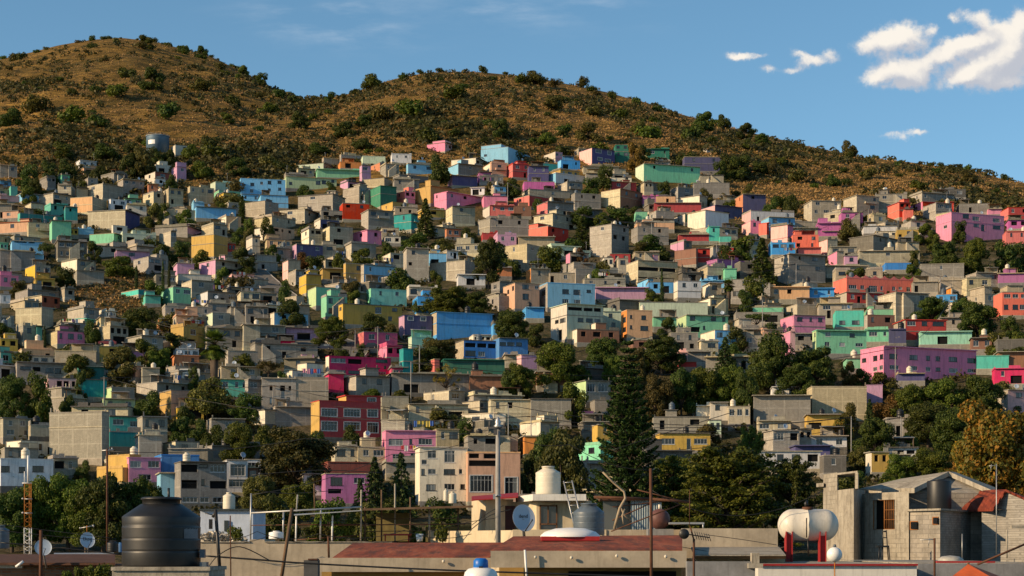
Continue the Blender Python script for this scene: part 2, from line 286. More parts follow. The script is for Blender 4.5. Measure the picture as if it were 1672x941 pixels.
# ---------------------------------------------------------------- houses read off the hillside: crop, left edge, corner, right edge, top, bottom, colour[:side colour] options ; label ; short name
CROP=dict(A=(0,220,3.981),B=(400,220,3.981),C=(800,220,3.981),D=(1200,220,3.542),E=(0,420,3.981),F=(400,420,3.981),G=(800,420,3.981),H=(1200,420,3.542),I=(0,600,3.981),J=(400,600,3.981),K=(800,600,3.981),L=(1200,600,3.542))
HOUSES='''
A 1110 1140 1245 68 130 cw w11;cream house beside the round blue reservoir on the hill;cream house by the reservoir
A 0 0 52 200 275 cb
A 52 56 110 205 275 cg
A 495 520 625 168 215 wh w12;white house standing alone high among dark trees;lone white hill house
A 530 545 628 216 255 pe
A 990 1012 1110 195 245 cw w11
A 1115 1150 1210 208 285 lv w11 u=1140,1235,180
A 942 1008 1100 242 315 rb:cw
A 1000 1010 1075 285 320 wh
A 258 310 360 275 345 cg w12
A 368 400 452 260 320 mg w11
A 552 572 635 282 345 cb w11
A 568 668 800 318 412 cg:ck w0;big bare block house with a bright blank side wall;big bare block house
A 490 500 570 345 405 cb w0
A 655 740 830 252 320 cg
A 765 800 936 290 372 cb w13
A 960 965 1026 322 376 og
A 930 998 1065 372 450 cg:ck
A 1060 1095 1190 352 450 cb w12
A 1220 1235 1390 338 438 cb w13
A 1345 1400 1520 308 356 pg
A 1250 1258 1327 440 490 lb w0
A 1270 1275 1532 470 540 lb w0;long low bright blue house with a blank wall;long low blue house
A 0 0 70 300 332 az
A 65 70 112 335 402 tq
A 0 0 132 395 430 lp
A 255 345 470 380 450 cb:ck
A 460 600 692 404 502 cg:pe w0
A 705 720 822 420 486 wh w12
A 805 812 916 415 456 mg w12
A 820 826 950 455 515 cw w12
A 115 130 400 510 565 te:tq w0
A 290 330 440 452 520 tq w12
A 420 425 502 470 555 te w11
A 20 120 166 495 540 pe
A 530 814 908 490 602 nv:ck w0;long block house with navy painted front;long navy fronted house
A 990 1098 1162 546 602 cg:cb w11
A 0 190 236 566 630 rb:pe w12
A 335 338 460 560 680 mg w0;plain mint green tall wall house on the west slope;tall mint house
A 180 185 336 570 650 cb
A 440 445 506 612 650 ye
A 505 510 606 612 648 lb w0
A 725 735 826 590 646 cw w11
A 585 740 902 642 702 mg:mg w13;long mint green house with three windows on the west slope;long mint house
A 1010 1218 1310 596 640 lv:cg w0
A 1310 1388 1476 580 650 cg:cb
A 1415 1470 1566 530 604 pe:cw w0
A 1035 1110 1146 626 700 cg:ck w11
A 1245 1390 1480 650 792 mu:ye w0;yellow house with a big sunlit blank side wall;yellow blank sided house
A 1480 1482 1530 708 762 rd
A 75 78 278 690 800 lb w12;light blue house with a columned open top floor;light blue columned house
A 218 220 278 780 846 lb w0
A 370 375 560 690 802 cd w24
A 0 0 50 705 742 mg
A 0 0 220 752 860 cb w0
A 400 500 620 812 880 cg:cw w12
A 868 965 1092 796 880 cb:ck w0
A 1150 1152 1260 836 910 lv w0
A 1295 1400 1592 814 908 cg:lv w12
A 1600 1640 1690 668 765 cw:cw w11
E 165 228 325 52 136 cg:ye w0
E 0 0 116 120 190 pk w12
E 225 230 352 140 206 mu w13
E 100 180 380 212 272 cg:cb w0
E 350 420 482 205 262 cg:cb
E 150 272 386 250 322 rb:cb w12
E 68 160 250 282 336 cg:cb w12
E 0 0 66 242 300 wh w11
E 490 500 672 88 150 cg w0
E 1040 1125 1240 195 296 mg:mg w12 u=1130,1225,192;mint green house with two square upper windows;mint house by cypresses
E 790 900 1045 212 242 te:tq w0
E 940 945 1042 250 300 tq w0
E 1150 1160 1372 110 150 cw w0
E 1180 1246 1392 150 230 cg:ck w0
E 1500 1505 1650 108 134 lp w0
E 1275 1350 1562 224 302 cg:wh w0
E 1560 1565 1690 224 322 ck w12
E 1350 1352 1522 300 356 cg w0
E 1494 1500 1690 326 426 cg w0
E 1315 1382 1496 362 440 cg:pg w11;pale green sided house on a raised terrace;pale green sided house
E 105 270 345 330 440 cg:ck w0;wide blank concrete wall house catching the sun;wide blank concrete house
E 440 545 642 330 402 cg:ck
E 410 548 610 402 440 tq:cw
E 645 690 752 352 392 cw w13
E 650 655 752 390 440 cb w0
E 605 715 832 446 562 cg:cb w0
E 300 372 546 480 562 pk:cb w13
E 390 395 552 426 482 cg
E 105 150 240 446 542 cg w11
E 235 240 272 450 545 te w0
E 0 0 112 530 610 ye w12
E 1030 1033 1096 402 482 og w11
E 1340 1345 1580 462 582 cg w0
E 1580 1584 1690 440 582 cg w0
E 795 800 938 612 660 pk w0
E 1133 1138 1292 640 742 og w22;orange red house with a white upper storey;orange red house
E 1140 1150 1290 596 640 wh w13
E 145 150 370 640 678 cw w14;cream row of windows above a green roof strip;cream window row house
E 105 110 502 684 792 cb w25;long three storey house with a green eave strip;long green eaved house
I 308 312 502 72 186 lp w14
E 505 510 745 712 790 te w12
I 505 510 690 80 190 te w13;dark teal house below a big teal awning;dark teal house
E 745 880 922 706 782 pe:br w12
E 920 925 1036 722 816 cg w0
E 1430 1438 1690 712 800 cb w12
I 1432 1440 1622 78 190 tq w13;turquoise house with three orange arched windows beside the palm;turquoise arched house
B 1183 1300 1345 52 108 lp:pk w12 u=1220,1340,36;small pink house highest on the hillside;highest pink house
C -60 118 264 80 182 lb:lb w0 u=-58,72,58;tall light blue house at the top edge of the town;tall light blue house
B 1048 1060 1236 190 250 lb w12
B 1320 1386 1545 190 256 cg:lb w0
B 1340 1500 1566 152 192 cg:cw w13
B 1550 1600 1672 184 246 pe:cw w11
B 760 765 912 140 186 pg w0
B 950 955 1082 126 182 wh w12
B 615 625 756 130 182 cb w0
B 615 620 756 178 216 og w0
B 500 512 616 152 196 cb
B 335 510 612 186 226 cg:pg w0
B 335 345 450 220 262 cb w12
B 465 470 748 226 276 mg w0
B 745 760 818 200 302 lv w11
B 815 878 920 182 232 cg:og w0
B 880 915 1002 190 262 cg
B 262 268 596 272 346 lg w14;long pale lime green house with cream end wall;long lime green house
B 260 265 410 256 300 cb w0
B -32 -28 262 286 388 lb w24;long light blue house with two rows of windows;long light blue house
B -28 -22 92 388 430 lb w12
B 98 102 280 392 470 lb w0
B 0 130 218 430 522 cg:cb w11
B 310 570 652 386 482 cg:ck w13
B 636 742 816 338 442 cg:cb w22
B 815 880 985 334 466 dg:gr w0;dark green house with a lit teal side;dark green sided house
B 760 905 1052 284 332 cg:cb w0
B 965 970 1132 290 362 cg w12
B 1108 1206 1388 334 446 mu:ye w0 u=1172,1266,296;large plain yellow house with a square roof tower;large plain yellow house
B 1205 1310 1550 372 472 pk:pk w13;long pink house with a few tiny windows;long pink house
B 1550 1552 1710 398 472 pk w0
B 955 1040 1106 366 442 pk:cr w12
B 885 960 1070 440 492 mu:ye w11
B 630 635 808 446 548 rd w12;dark red house with two floors of round windows;dark red slope house
B 755 802 966 490 592 cg:ck w12
B 968 1080 1122 514 616 te:te w0
B 970 975 1122 470 520 cb w0
B 1305 1348 1496 466 576 cg:ck w11
B 1545 1590 1690 466 526 rd:cw w12
B 1318 1348 1512 266 328 nv:lv w0;navy house with a lilac end wall;navy lilac house
B 1518 1522 1600 245 312 mgt w0
B 225 388 492 484 556 cg:ck w12
B 490 495 662 492 552 cg w12
B 450 490 612 552 612 nv:cw w0
B 62 175 330 530 596 cg:cb w12
B 62 175 322 596 672 pe:cw w13;peach house with an open grey upper floor;peach grey house
B 505 550 702 596 712 cg:ck w0
B 365 416 502 612 706 cg:cw w0
B 700 795 888 622 706 pk:pk w11;small bright pink cube house among grey ones;bright pink cube house
B 885 890 1002 606 666 cb
B 903 908 1012 662 704 cw w12
B 305 335 506 712 802 nv:lv w12;navy house with pale lettering near the slope street;navy lettered house
B 500 505 592 716 782 cg
B 645 692 852 706 792 cg:ck w0
B 890 945 1042 770 842 cg:cw w11
B 1044 1050 1196 740 930 ck w21;tall narrow bare concrete house with graffiti at its foot;tall bare concrete house
B 1195 1200 1310 772 850 lb w0
B 1196 1430 1494 820 934 cg:ck w0
B 1300 1310 1402 612 662 og w12
B 1540 1545 1642 642 684 rd w0
F 640 655 845 42 158 mu:ye w11;mustard yellow cube house above the green terrace;mustard cube house
F 500 505 642 76 142 mu w0
F 352 398 496 114 232 mu:ye w0
C 0 10 108 186 262 pe w11
C 108 148 256 190 276 rd:cr w12
C 250 254 382 206 305 nv w12
C 350 425 472 112 182 lv:cw w12
C 440 462 586 166 222 az:lb w12
C 580 662 812 88 202 nv:lp w23;navy fronted house with pink sunlit side and white windows;navy house with pink side
C 550 575 622 90 152 cb w0
C 808 815 906 66 190 dg w22;tall dark green house at the town top;tall dark green house
C 1010 1015 1166 96 160 dg w12
C 1325 1410 1502 98 150 wh:cw w12
C 1260 1265 1502 146 236 nv w12;navy house with a white upper floor near the trees;navy white topped house
C 945 1000 1368 190 302 mg:pg w13;wide mint green house with a grey middle bay;wide mint house
C 1072 1076 1172 176 245 cg w13
C 340 428 632 250 312 wh:lb w0
C 620 625 732 252 312 cg w0
C 218 222 420 306 362 mgt w0
C 438 502 602 306 376 cg:ck w0
C 768 790 952 306 362 rd:cw w12
C 785 790 920 280 304 cw w0
C 208 256 522 356 406 cg:ck w0
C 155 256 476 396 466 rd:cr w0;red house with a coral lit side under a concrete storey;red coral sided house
C 528 552 722 382 472 cg w12
C 722 846 992 352 472 br:ck w12;large block house with a bright gable wall and brown front;bright gable walled house
C 1140 1222 1322 342 422 cg:ck w0
C 1322 1326 1556 316 388 cg w0
C 1360 1366 1518 266 318 cg w11
C 955 1002 1062 310 372 cg:cb
C 1074 1080 1206 402 452 pe w0
C 1222 1362 1412 396 468 cg:cw w0
C 1060 1068 1372 446 506 rd w0;long low crimson wall house;long crimson house
C 1372 1462 1640 460 532 nv:lp w0
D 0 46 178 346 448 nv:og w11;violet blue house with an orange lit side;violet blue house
C 0 5 158 462 528 cr w13
C 150 155 268 464 530 br w11
C 304 374 545 436 524 cg:cr w11
C 374 380 512 468 508 tq w0
C 1284 1400 1552 492 602 wh:cw w0;white house with a big blank front;big blank white house
C 944 948 1024 502 554 mg w0
C 1020 1080 1196 496 574 cb:ck w0
C 948 955 1198 572 614 pe w0
C 1196 1268 1372 516 570 dg:cw w0
C 0 5 252 546 648 cg w0
C 284 408 592 512 604 cg:ck w0
C 250 376 512 596 684 rd:cr w12 u=252,312,566;red two floor house with coral side and wide windows;red coral house
C 648 790 904 582 784 cg:ck w22;tall stacked block house with a sunlit side;tall stacked block house
C 918 960 1162 598 694 cb:cg w12
C 1420 1424 1492 600 692 tq w11
C 1488 1494 1568 662 698 tq w0
C 1302 1422 1424 606 656 ck w0
C 1222 1226 1422 652 692 rd w0
C 1172 1260 1312 692 748 cd:lv w11
C 1200 1340 1352 742 842 br w0
C 1338 1344 1430 742 832 rd w11;red house beside a wide brown wall;red house by brown wall
C 1500 1506 1592 756 792 rd w0
C 44 50 172 652 722 lv w12
C 88 240 422 712 816 cg:cb w12
C 180 186 420 666 722 cb w0
C 778 784 912 776 832 rd w12
C 1000 1062 1100 782 826 lv:cr w0
C 734 740 802 802 866 cw w12
C 828 834 898 806 880 ck w11
C 494 520 642 770 834 cb:pk w0
G 885 962 1222 22 154 cb:ck w23;grey house with two open deck floors like a parking block;open deck grey house
D 398 445 612 382 492 cb:ck w23;square grey house alone at the east edge with small windows;square grey edge house
D 628 704 832 352 452 cb:ck w22
D 810 816 992 348 432 cg w12
D 884 950 1012 392 478 rd:cr w12
D 1010 1082 1266 336 392 cg:ck w14
D 1014 1085 1262 390 432 rd:pk w12;grey topped house with crimson lower walls;grey topped crimson house
D 972 978 1030 432 492 cr w0
D 1088 1162 1252 396 478 cg:ck w12
D 1210 1216 1264 392 452 rd w0
D 1292 1298 1468 402 452 cg w0
D 1164 1252 1552 452 602 pk:pk w23;large pink two storey house at the east end;large pink east house
D 1164 1250 1290 448 516 cg:cb w0
D 1458 1464 1542 432 462 pk w0
D 1536 1582 1690 422 504 rd:cr w12
D 1562 1568 1690 562 634 cr w12;coral house at the far east edge below pink;far east coral house
D 1578 1582 1690 496 545 mgt w12
D 40 92 342 442 505 wh:lp w0
D 40 90 150 500 572 pk:lp w11
D 142 196 346 478 556 az:lb w12;azure two window house with light side in the east;azure east house
D 88 184 196 512 578 rd:cr w0
D 208 304 336 522 622 pk:lp w0
D 300 306 478 542 592 cb w13
D 472 478 616 516 588 mgt w0
D 328 334 482 582 658 cr w22
D 514 612 662 450 516 cg:cb w0
D 610 616 738 452 534 mgt w12
D 740 745 936 532 572 wh w0
D 934 938 1062 552 612 mu w11
D 812 816 932 562 584 cw w13
D 462 535 592 606 682 cg:lp w0
D 664 800 942 582 664 cg:cd w0
D 360 366 496 656 690 cr w0
D 208 214 348 626 694 az w13
D 544 550 702 652 724 cg w12
D 538 590 628 676 748 cg:pk w0
D 628 634 708 702 754 lv w11
D 714 720 1062 676 744 cg w0
D 928 940 1062 622 680 cb w0
D 228 312 522 692 842 cg:ck w22;square block house with three tiny windows below a pine;square three window house
D 864 870 1016 742 782 bl w0
H 1068 1074 1318 44 118 cg w11
D 1182 1190 1332 316 362 cd w12
F 405 462 632 196 314 mg:lg w0;large mint green house with pale lit end beside the street;large mint street house
F 790 818 1052 206 308 mt:mg w12;pale mint square house above the long yellow one;pale mint square house
F 495 530 664 254 384 mg:mg w22
F 608 636 1024 304 434 mu:ye w22;long yellow house with three dark windows;long yellow house
F 1000 1036 1218 380 504 nv:lv w22;indigo house with two white windows on top;indigo house
F 1214 1246 1612 358 504 az:cb w0;huge plain bright blue wall house;huge blue wall house
F 1608 1614 1690 432 506 az w0
F 1118 1122 1228 254 362 az w0
F 154 190 410 362 440 lb:cw w12;small light blue house with two windows by the road;small light blue house
F 264 268 478 460 534 lv w0
F 76 80 322 542 582 hp w0
F 0 5 262 440 560 cg w0
F 0 5 152 322 434 cg w0
F 20 25 202 232 294 cg w0
F 62 66 472 562 660 cg w0
F 234 240 428 582 646 br w12
F 272 276 472 680 724 lv w0
F 710 772 992 486 592 hp:cr w12;hot pink house with coral lit end above a small street;hot pink coral house
F 862 922 1022 576 648 hp:pk w12
F 524 546 952 644 762 hp:cw w23;big hot pink house with green tinted upper windows;big hot pink house
F 948 952 1052 720 762 hp w12
F 538 544 642 760 880 hp w0
F 1062 1084 1222 520 584 mt:pg w0
F 1004 1030 1092 598 760 te w0
F 1368 1422 1690 542 652 bl:cb w14;bright blue house with a columned gallery;blue gallery house
F 1480 1484 1602 506 544 cw w13
F 1186 1232 1264 664 754 cr:cr w11
F 1286 1290 1690 668 758 dg w0;very long dark green wall house;long dark green house
F 950 956 1460 756 880 cg w0
F 1456 1462 1690 776 862 br w0
J 628 722 942 56 192 cb:ck w12
J 325 330 542 66 252 cb w0;plain beige plaster house with a blank stained front;plain beige house
J 104 110 330 72 275 ck w24;grey house with two floors of arched windows;arched window house
J 0 20 108 80 270 cg:ck w11
F 1060 1066 1252 196 250 cw w13
F 1380 1386 1562 116 182 wh w12
F 244 280 360 22 138 cg:lp w0
F 280 330 422 84 162 cg:cb w12
G 50 55 142 70 124 og w0
G 234 266 388 76 168 cg:og w0
G 380 386 602 104 168 cb w13
G 85 162 322 168 334 pe:pe w23;orange peach two storey house with a jutting upper floor;peach jutting house
G 318 374 686 168 326 lb:ck w23;sky blue two storey house with dark windows;sky blue house
G 684 688 1026 202 272 lv w0;long violet pink wall house;long violet house
G 608 614 882 142 182 cg w0
G 958 1026 1064 142 212 lb:lb w12
G 1025 1030 1198 164 234 az w12
G 1194 1220 1372 156 262 wh:cw w12
G 1366 1372 1522 156 200 lb w0
G 1348 1414 1526 62 156 cg:cb w0
G 1522 1526 1602 76 166 mg w0
G 1382 1428 1504 172 246 cb:cw w11
G 1338 1432 1548 266 368 cb:cw w22
G 394 500 738 304 532 pg:cw w33;pale green three storey house with a white lit side;pale green tall house
G 730 736 852 354 472 pg w21
G 854 890 1056 346 522 pe:og w23;square orange three storey house;square orange house
G 968 974 1416 294 390 pg w0;long pale green stained wall house;long pale green house
G 1058 1062 1218 392 452 mg w0
G 1212 1276 1548 378 522 mg:lg w23;green two storey house with four dark windows;green four window house
G 1368 1462 1620 476 594 lb:cw w12;white and pale blue cube house beside a dark conifer;pale blue cube house
G 1398 1402 1548 430 482 br w12
G 228 234 352 330 396 az w0
G 500 566 842 470 554 br:cw w13
G 0 60 248 526 652 bl:bl w14;royal blue house with a row of windows under its eave;royal blue house
G 174 204 305 636 724 lv:lp w0
G 92 98 182 638 682 cb w0
G 1354 1372 1484 546 620 ck w0
G 1232 1238 1284 622 704 lp w0
G 1280 1284 1434 618 684 cg w0
G 1238 1242 1342 682 714 rd w0
G 300 306 512 746 834 br w0
G 1168 1175 1352 494 606 cg w22
G 926 930 1055 540 594 br w11
K 510 624 784 88 222 cg:lg w12;lime green house with pale curtained windows under a flat eave;lime green house
H 568 646 1028 122 206 cr:cr w15;coral house with a scalloped wavy parapet;coral wavy roofed house
H 568 646 852 204 264 rd:ck w13
H 1026 1030 1172 146 204 cg w0
H 1276 1340 1478 122 204 cb:ck w12
H 828 930 1118 206 344 cg:ck w12
H 122 128 428 176 244 pe w14
H 424 428 572 184 236 az w12
H 98 102 278 292 328 mg w0
H 0 4 278 322 378 cg w0
H 278 360 480 274 332 cb:ck w0
H 478 486 674 272 356 cb w0
H 578 582 742 310 404 tq w22;sea green house with dark windows by a lit block wall;sea green house
H 762 766 918 304 338 mg w0
H 696 766 922 336 420 br:ck w12
H 918 986 1218 364 480 rd:cb w23;bright red house with two rows of windows in the east;bright red east house
H 262 342 522 336 436 pk:pk w13;pink house with two stepped tiers and dark roof tanks;pink stepped house
H 264 320 348 432 566 lp:pk w21
H 448 470 758 426 556 mg:lg w23;green house with jutting upper floor above dark trees;green jutting house
H 752 758 892 422 490 mg w12
H 888 892 988 420 498 nv w0
H 1066 1072 1362 436 506 mt w0
H 726 860 1398 518 704 pk:pk w26;very wide pink apartment block with two window rows;very wide pink block
H 1392 1398 1578 574 646 tq w0
H 1518 1522 1690 552 644 br w0
H 1496 1502 1690 648 734 hp w12
H 1496 1546 1690 204 336 cr:cr w23;coral two storey house at the east edge;coral east house
H 1518 1524 1690 98 150 mgt w0
H 640 646 738 588 644 mg w0
H 1362 1368 1482 472 534 br w12
H 1162 1168 1282 218 262 az w12
H 1202 1250 1256 178 222 cw:og w0
H 936 942 1094 676 716 nv w0
I 325 662 710 290 590 cg:cg w0;huge windowless block wall house with concrete frame lines;huge block wall house
I 708 712 924 320 424 tq w22;turquoise house with two barred windows;turquoise house
I 708 714 924 420 514 te w0
I 920 926 1086 322 504 cg w22
I 0 20 198 330 452 cg w22
I 194 198 326 376 462 cb w0
I 20 30 242 524 596 cg w13
I 0 4 338 596 770 wh w23;white and olive house with blue tinted windows;white olive house
I 338 344 502 592 700 cg w12
I 715 720 834 594 648 ck w11
I 832 838 1042 588 744 pk w12;pink house with two barred windows above the bushes;pink house above bushes
I 1044 1050 1292 572 692 bl w0;vivid blue shed house with a slanted roof;vivid blue shed house
I 1038 1044 1172 690 845 lb w0
I 1168 1174 1472 616 885 cg w34;grey three storey house with wide recessed windows;grey three storey house
I 1468 1474 1608 604 812 wh w22;white house with tall multi paned window;white paned house
I 1604 1608 1680 654 800 br w11
I 668 672 874 206 262 lg w12
I 668 725 872 132 208 cg:lg w0
I 1038 1112 1276 150 312 pe:ye w0;warm peach yellow house catching the last sun;peach yellow house
I 1146 1152 1322 262 336 ye w12
I 1368 1374 1592 336 440 cg w0
I 898 904 1048 442 584 ck w0
J 428 484 886 218 452 rd:ye w33 u=658,886,180;dark red three storey house with white window frames;dark red house
J 886 892 1002 246 310 ye w0
J 884 888 1064 192 340 cg w0
J 190 196 432 258 352 cb w0
J 0 130 196 276 366 cb:cw w0
J 1060 1066 1452 240 345 ck w13
J 1158 1325 1432 152 244 cg:ck w11
J 1408 1620 1690 300 384 cb:cw w12
J 908 914 1242 414 622 pk w23;candy pink house with a deep parapet;candy pink house
J 1238 1244 1392 404 524 cb w12
J 1130 1136 1442 520 870 cw w34;peach and cream three storey house with balconies;peach balcony house
J 1442 1448 1642 446 560 cg w12
J 1442 1448 1790 556 872 pe w24;tan house with big white paned windows;tan paned house
J 578 584 734 516 618 ck w12
J 730 734 912 520 618 cb w12
J 534 540 820 618 696 rb w0
J 518 524 806 692 884 mgt w22;magenta pink house below a brick red wall;magenta house
J 378 384 524 696 832 wh w12
J 0 4 102 602 720 wh w11
J 912 916 1134 620 690 cg w0
K 0 4 268 212 372 ck w13
K 262 266 528 206 366 cg w0;grey block house with square grid windows and blank shaded wall;grid window house
K -5 4 102 300 384 cw w0
K 192 328 452 354 466 cg:cw w11
K 218 224 336 450 562 og w0;small vivid orange block house;small orange house
K 676 682 764 214 294 cg w0
K 586 592 672 290 344 pk w0
K 664 700 800 376 494 ye w11;amber yellow house half hidden behind the tall pine;amber yellow house
K 1094 1102 1432 430 540 ye w13;mustard yellow house with a white door and tank shelf;mustard door house
K 1336 1342 1432 252 336 cw w0
K 1424 1432 1548 232 346 cw w11;cream stair tower house carrying a blue tank;cream tower house
K 1544 1550 1690 256 366 ck w0
K 1416 1424 1502 346 436 pg w12
K 0 4 182 450 546 cg w0
K 1056 1062 1424 324 404 cg w0
L 102 108 434 166 314 cg w0;grey stained retaining wall house below dark trees;grey stained wall house
L 212 216 444 116 168 wh w13
L 440 446 758 114 274 cb w0;tan block wall house with concrete pillars;tan block wall house
L 754 758 852 106 204 lv w0
L 412 418 602 276 402 ye w11;golden yellow house with a dark window beside an olive tree;golden yellow house
L 128 134 322 312 372 ck w0
L 166 220 372 366 480 ck w12;grey house with a green curtain and thick balcony slab;green curtain house
L 364 370 442 360 460 ck w0
L 436 442 644 400 462 wh w12
L 344 350 548 456 512 nv w0
L 128 134 492 488 586 wh w14;low white house with barred windows behind the cedar;low white house
L 508 514 642 512 610 cd w0
L 756 790 890 492 606 ye:cw w12
L 886 892 1014 508 606 cg w11
L 826 832 1056 466 512 wh w13
L 870 876 1014 296 400 ck w0
'''
# windows measured on single facades, in the same crop coordinates: x0 y0 x1 y1 kind
WIN={
'dark red house':'498 268 598 316 W;644 264 748 314 W;796 262 862 312 W;498 352 598 410 W;644 352 748 400 W;796 350 864 416 W;796 190 850 228 W',
'candy pink house':'934 464 1028 506 w;1068 462 1088 498 d;1128 462 1218 500 w;960 564 1020 616 w;1076 556 1124 618 w',
'peach balcony house':'1188 542 1242 590 w;1296 540 1364 616 w;1148 600 1182 630 w;1190 660 1240 694 w;1292 660 1366 696 d;1390 658 1412 692 w;1146 660 1170 700 d;1178 760 1240 800 d;1296 756 1362 796 w;1400 758 1430 790 d',
'tan paned house':'1456 556 1522 590 n;1552 556 1650 592 n;1456 604 1640 642 b;1464 704 1606 808 W;1690 716 1772 824 W',
'grey three storey house':'1178 632 1282 680 n;1294 628 1348 650 d;1362 628 1458 678 w;1180 732 1280 788 b;1306 724 1330 764 d;1362 736 1468 786 n;1186 842 1282 876 w;1300 842 1358 876 w;1380 842 1462 876 w',
'white paned house':'1498 630 1592 704 W;1488 730 1600 776 W',
'pink house above bushes':'846 608 916 650 w;960 606 1032 648 w;900 694 980 730 w',
'turquoise house':'734 336 802 372 w;842 346 920 382 w',
'white olive house':'0 640 62 680 d;118 644 160 682 d;204 636 276 676 d',
'very wide pink block':'892 556 938 586 d;1006 558 1052 586 d;1100 558 1122 586 d;1154 558 1178 586 d;1226 558 1274 586 d;1330 560 1378 588 d;894 622 946 646 w;1004 622 1050 646 w;1098 624 1124 648 c;1154 624 1180 646 d;1228 624 1276 650 c;1330 624 1378 644 c;L735 566 760 590 d;L800 562 824 592 d;L838 560 858 588 d;L800 628 824 652 c;L836 624 856 650 c',
'coral wavy roofed house':'658 160 704 182 w;724 160 746 182 w;772 160 820 198 w;838 160 852 184 w;904 160 922 184 w;940 160 960 176 w;984 160 1006 186 w',
'sky blue house':'470 204 514 234 d;542 204 588 236 d;628 202 658 220 d;470 268 512 298 c;544 270 588 302 c;L334 204 362 236 d',
'pale green tall house':'508 322 600 344 n;610 322 668 344 n;676 320 722 344 n;570 390 608 418 d;624 390 668 416 d;680 392 718 418 d;L422 392 446 414 d;L454 390 492 418 d;L440 462 468 530 n',
'square orange house':'910 376 926 398 d;984 376 1016 404 d;910 442 926 466 d;978 444 1030 474 d;L862 384 884 418 d;L864 450 884 480 d',
'peach jutting house':'210 174 254 204 d;292 180 316 200 c;212 234 254 272 d;L112 196 124 222 d;L144 184 156 212 d',
'long yellow house':'846 314 886 354 c;956 314 990 336 d;930 370 956 398 d;L614 320 628 340 d',
'indigo house':'1060 384 1092 408 W;1142 384 1174 408 W;1144 446 1158 464 d;1162 446 1176 462 d',
'big hot pink house':'560 656 654 684 c;670 656 758 688 n;850 652 926 672 d;902 692 918 712 d;548 732 654 756 c;672 732 744 752 d;836 732 914 754 w',
'mustard door house':'1116 462 1202 500 w;1326 462 1410 498 w;1278 462 1306 532 c',
'lime green house':'632 106 684 158 c;704 100 764 154 c;L630 186 640 200 d',
'long light blue house':'34 310 60 330 d;98 300 116 318 c;146 292 170 314 d;210 286 236 308 d;32 352 54 374 c;148 342 166 358 d;214 334 234 352 d',
'long lime green house':'286 306 308 324 d;460 290 490 314 d;498 284 526 308 d;560 276 580 296 d',
'large pink east house':'1316 454 1352 478 d;1370 464 1408 488 w;1484 466 1524 488 w;1376 506 1408 524 d;1418 508 1438 544 d;1484 508 1528 528 d;L1208 514 1228 532 c',
'grid window house':'',
'light blue columned house':'92 678 170 700 n;182 676 222 700 n;230 674 274 696 n;142 744 160 766 w;194 734 218 762 c',
'tall bare concrete house':'1084 752 1106 776 d;1064 828 1086 850 n',
'dark green sided house':'',
'bright red east house':'996 372 1044 396 c;1078 370 1110 396 d;1140 372 1204 396 d',
'green jutting house':'522 434 552 458 c;660 438 690 460 d;518 490 546 514 c;602 492 634 514 w;694 494 736 514 c;L458 434 466 458 d',
'green four window house':'1300 382 1334 410 d;1436 382 1468 410 d;1508 384 1528 412 d;1300 452 1366 486 n;1384 444 1400 468 d',
'arched window house':'160 118 186 150 n;228 116 260 152 n;282 118 300 148 n;160 198 180 236 d;228 194 256 234 d;270 192 292 224 d',
'magenta house':'556 714 634 766 d;708 716 778 752 c;540 790 626 820 n',
'open deck grey house':'962 62 1095 86 n;1104 62 1206 86 n;962 128 1090 136 n;1100 126 1200 150 n',
'navy house with pink side':'688 90 724 112 W;764 92 788 116 W;700 142 732 160 W;748 146 784 164 W',
'golden yellow house':'426 320 500 358 n',
'dark teal house':'',
'tall light blue house':'22 104 44 122 d;80 140 98 160 c;L-40 112 -20 126 d',
'long green eaved house':'130 708 200 730 d;290 714 340 746 d;350 714 402 748 d;412 712 490 748 d;210 710 258 740 n',
'royal blue house':'2 554 56 586 d;64 552 106 574 d;112 550 160 574 d;170 550 208 574 d',
'blue gallery house':'1430 556 1500 584 n;1510 556 1570 584 n;1580 556 1660 586 n;1432 606 1500 640 d;1516 610 1560 640 c',
}
# ---------------------------------------------------------------- house builder
DARKIN=plain('dark_interior',(.012,.012,.012),.9,0,.1,.1)
def facade(mb, o, ux, width, z0, z1, ops, m, rm=None, zt1=None):
    n=(ux[1],-ux[0]); rm=m if rm is None else rm
    us=sorted({0,width}|{q[0] for q in ops}|{q[2] for q in ops}); vs=sorted({z0,z1}|{q[1] for q in ops}|{q[3] for q in ops})
    P=lambda u,v,d=0: (o[0]+ux[0]*u-n[0]*d, o[1]+ux[1]*u-n[1]*d, v)
    for a in range(len(us)-1):
        for b in range(len(vs)-1):
            cu=(us[a]+us[a+1])/2; cv=(vs[b]+vs[b+1])/2
            if any(q[0]<cu<q[2] and q[1]<cv<q[3] for q in ops): continue
            mb.face([P(us[a],vs[b]),P(us[a+1],vs[b]),P(us[a+1],vs[b+1]),P(us[a],vs[b+1])],m)
    for u0,v0,u1,v1,d,back in ops:
        mb.face([P(u0,v0),P(u1,v0),P(u1,v0,d),P(u0,v0,d)],rm); mb.face([P(u0,v1,d),P(u1,v1,d),P(u1,v1),P(u0,v1)],rm)
        mb.face([P(u0,v0,d),P(u0,v1,d),P(u0,v1),P(u0,v0)],rm); mb.face([P(u1,v0),P(u1,v1),P(u1,v1,d),P(u1,v0,d)],rm)
        if back: mb.face([P(u0,v0,d),P(u1,v0,d),P(u1,v1,d),P(u0,v1,d)],2)
WCACHE={}
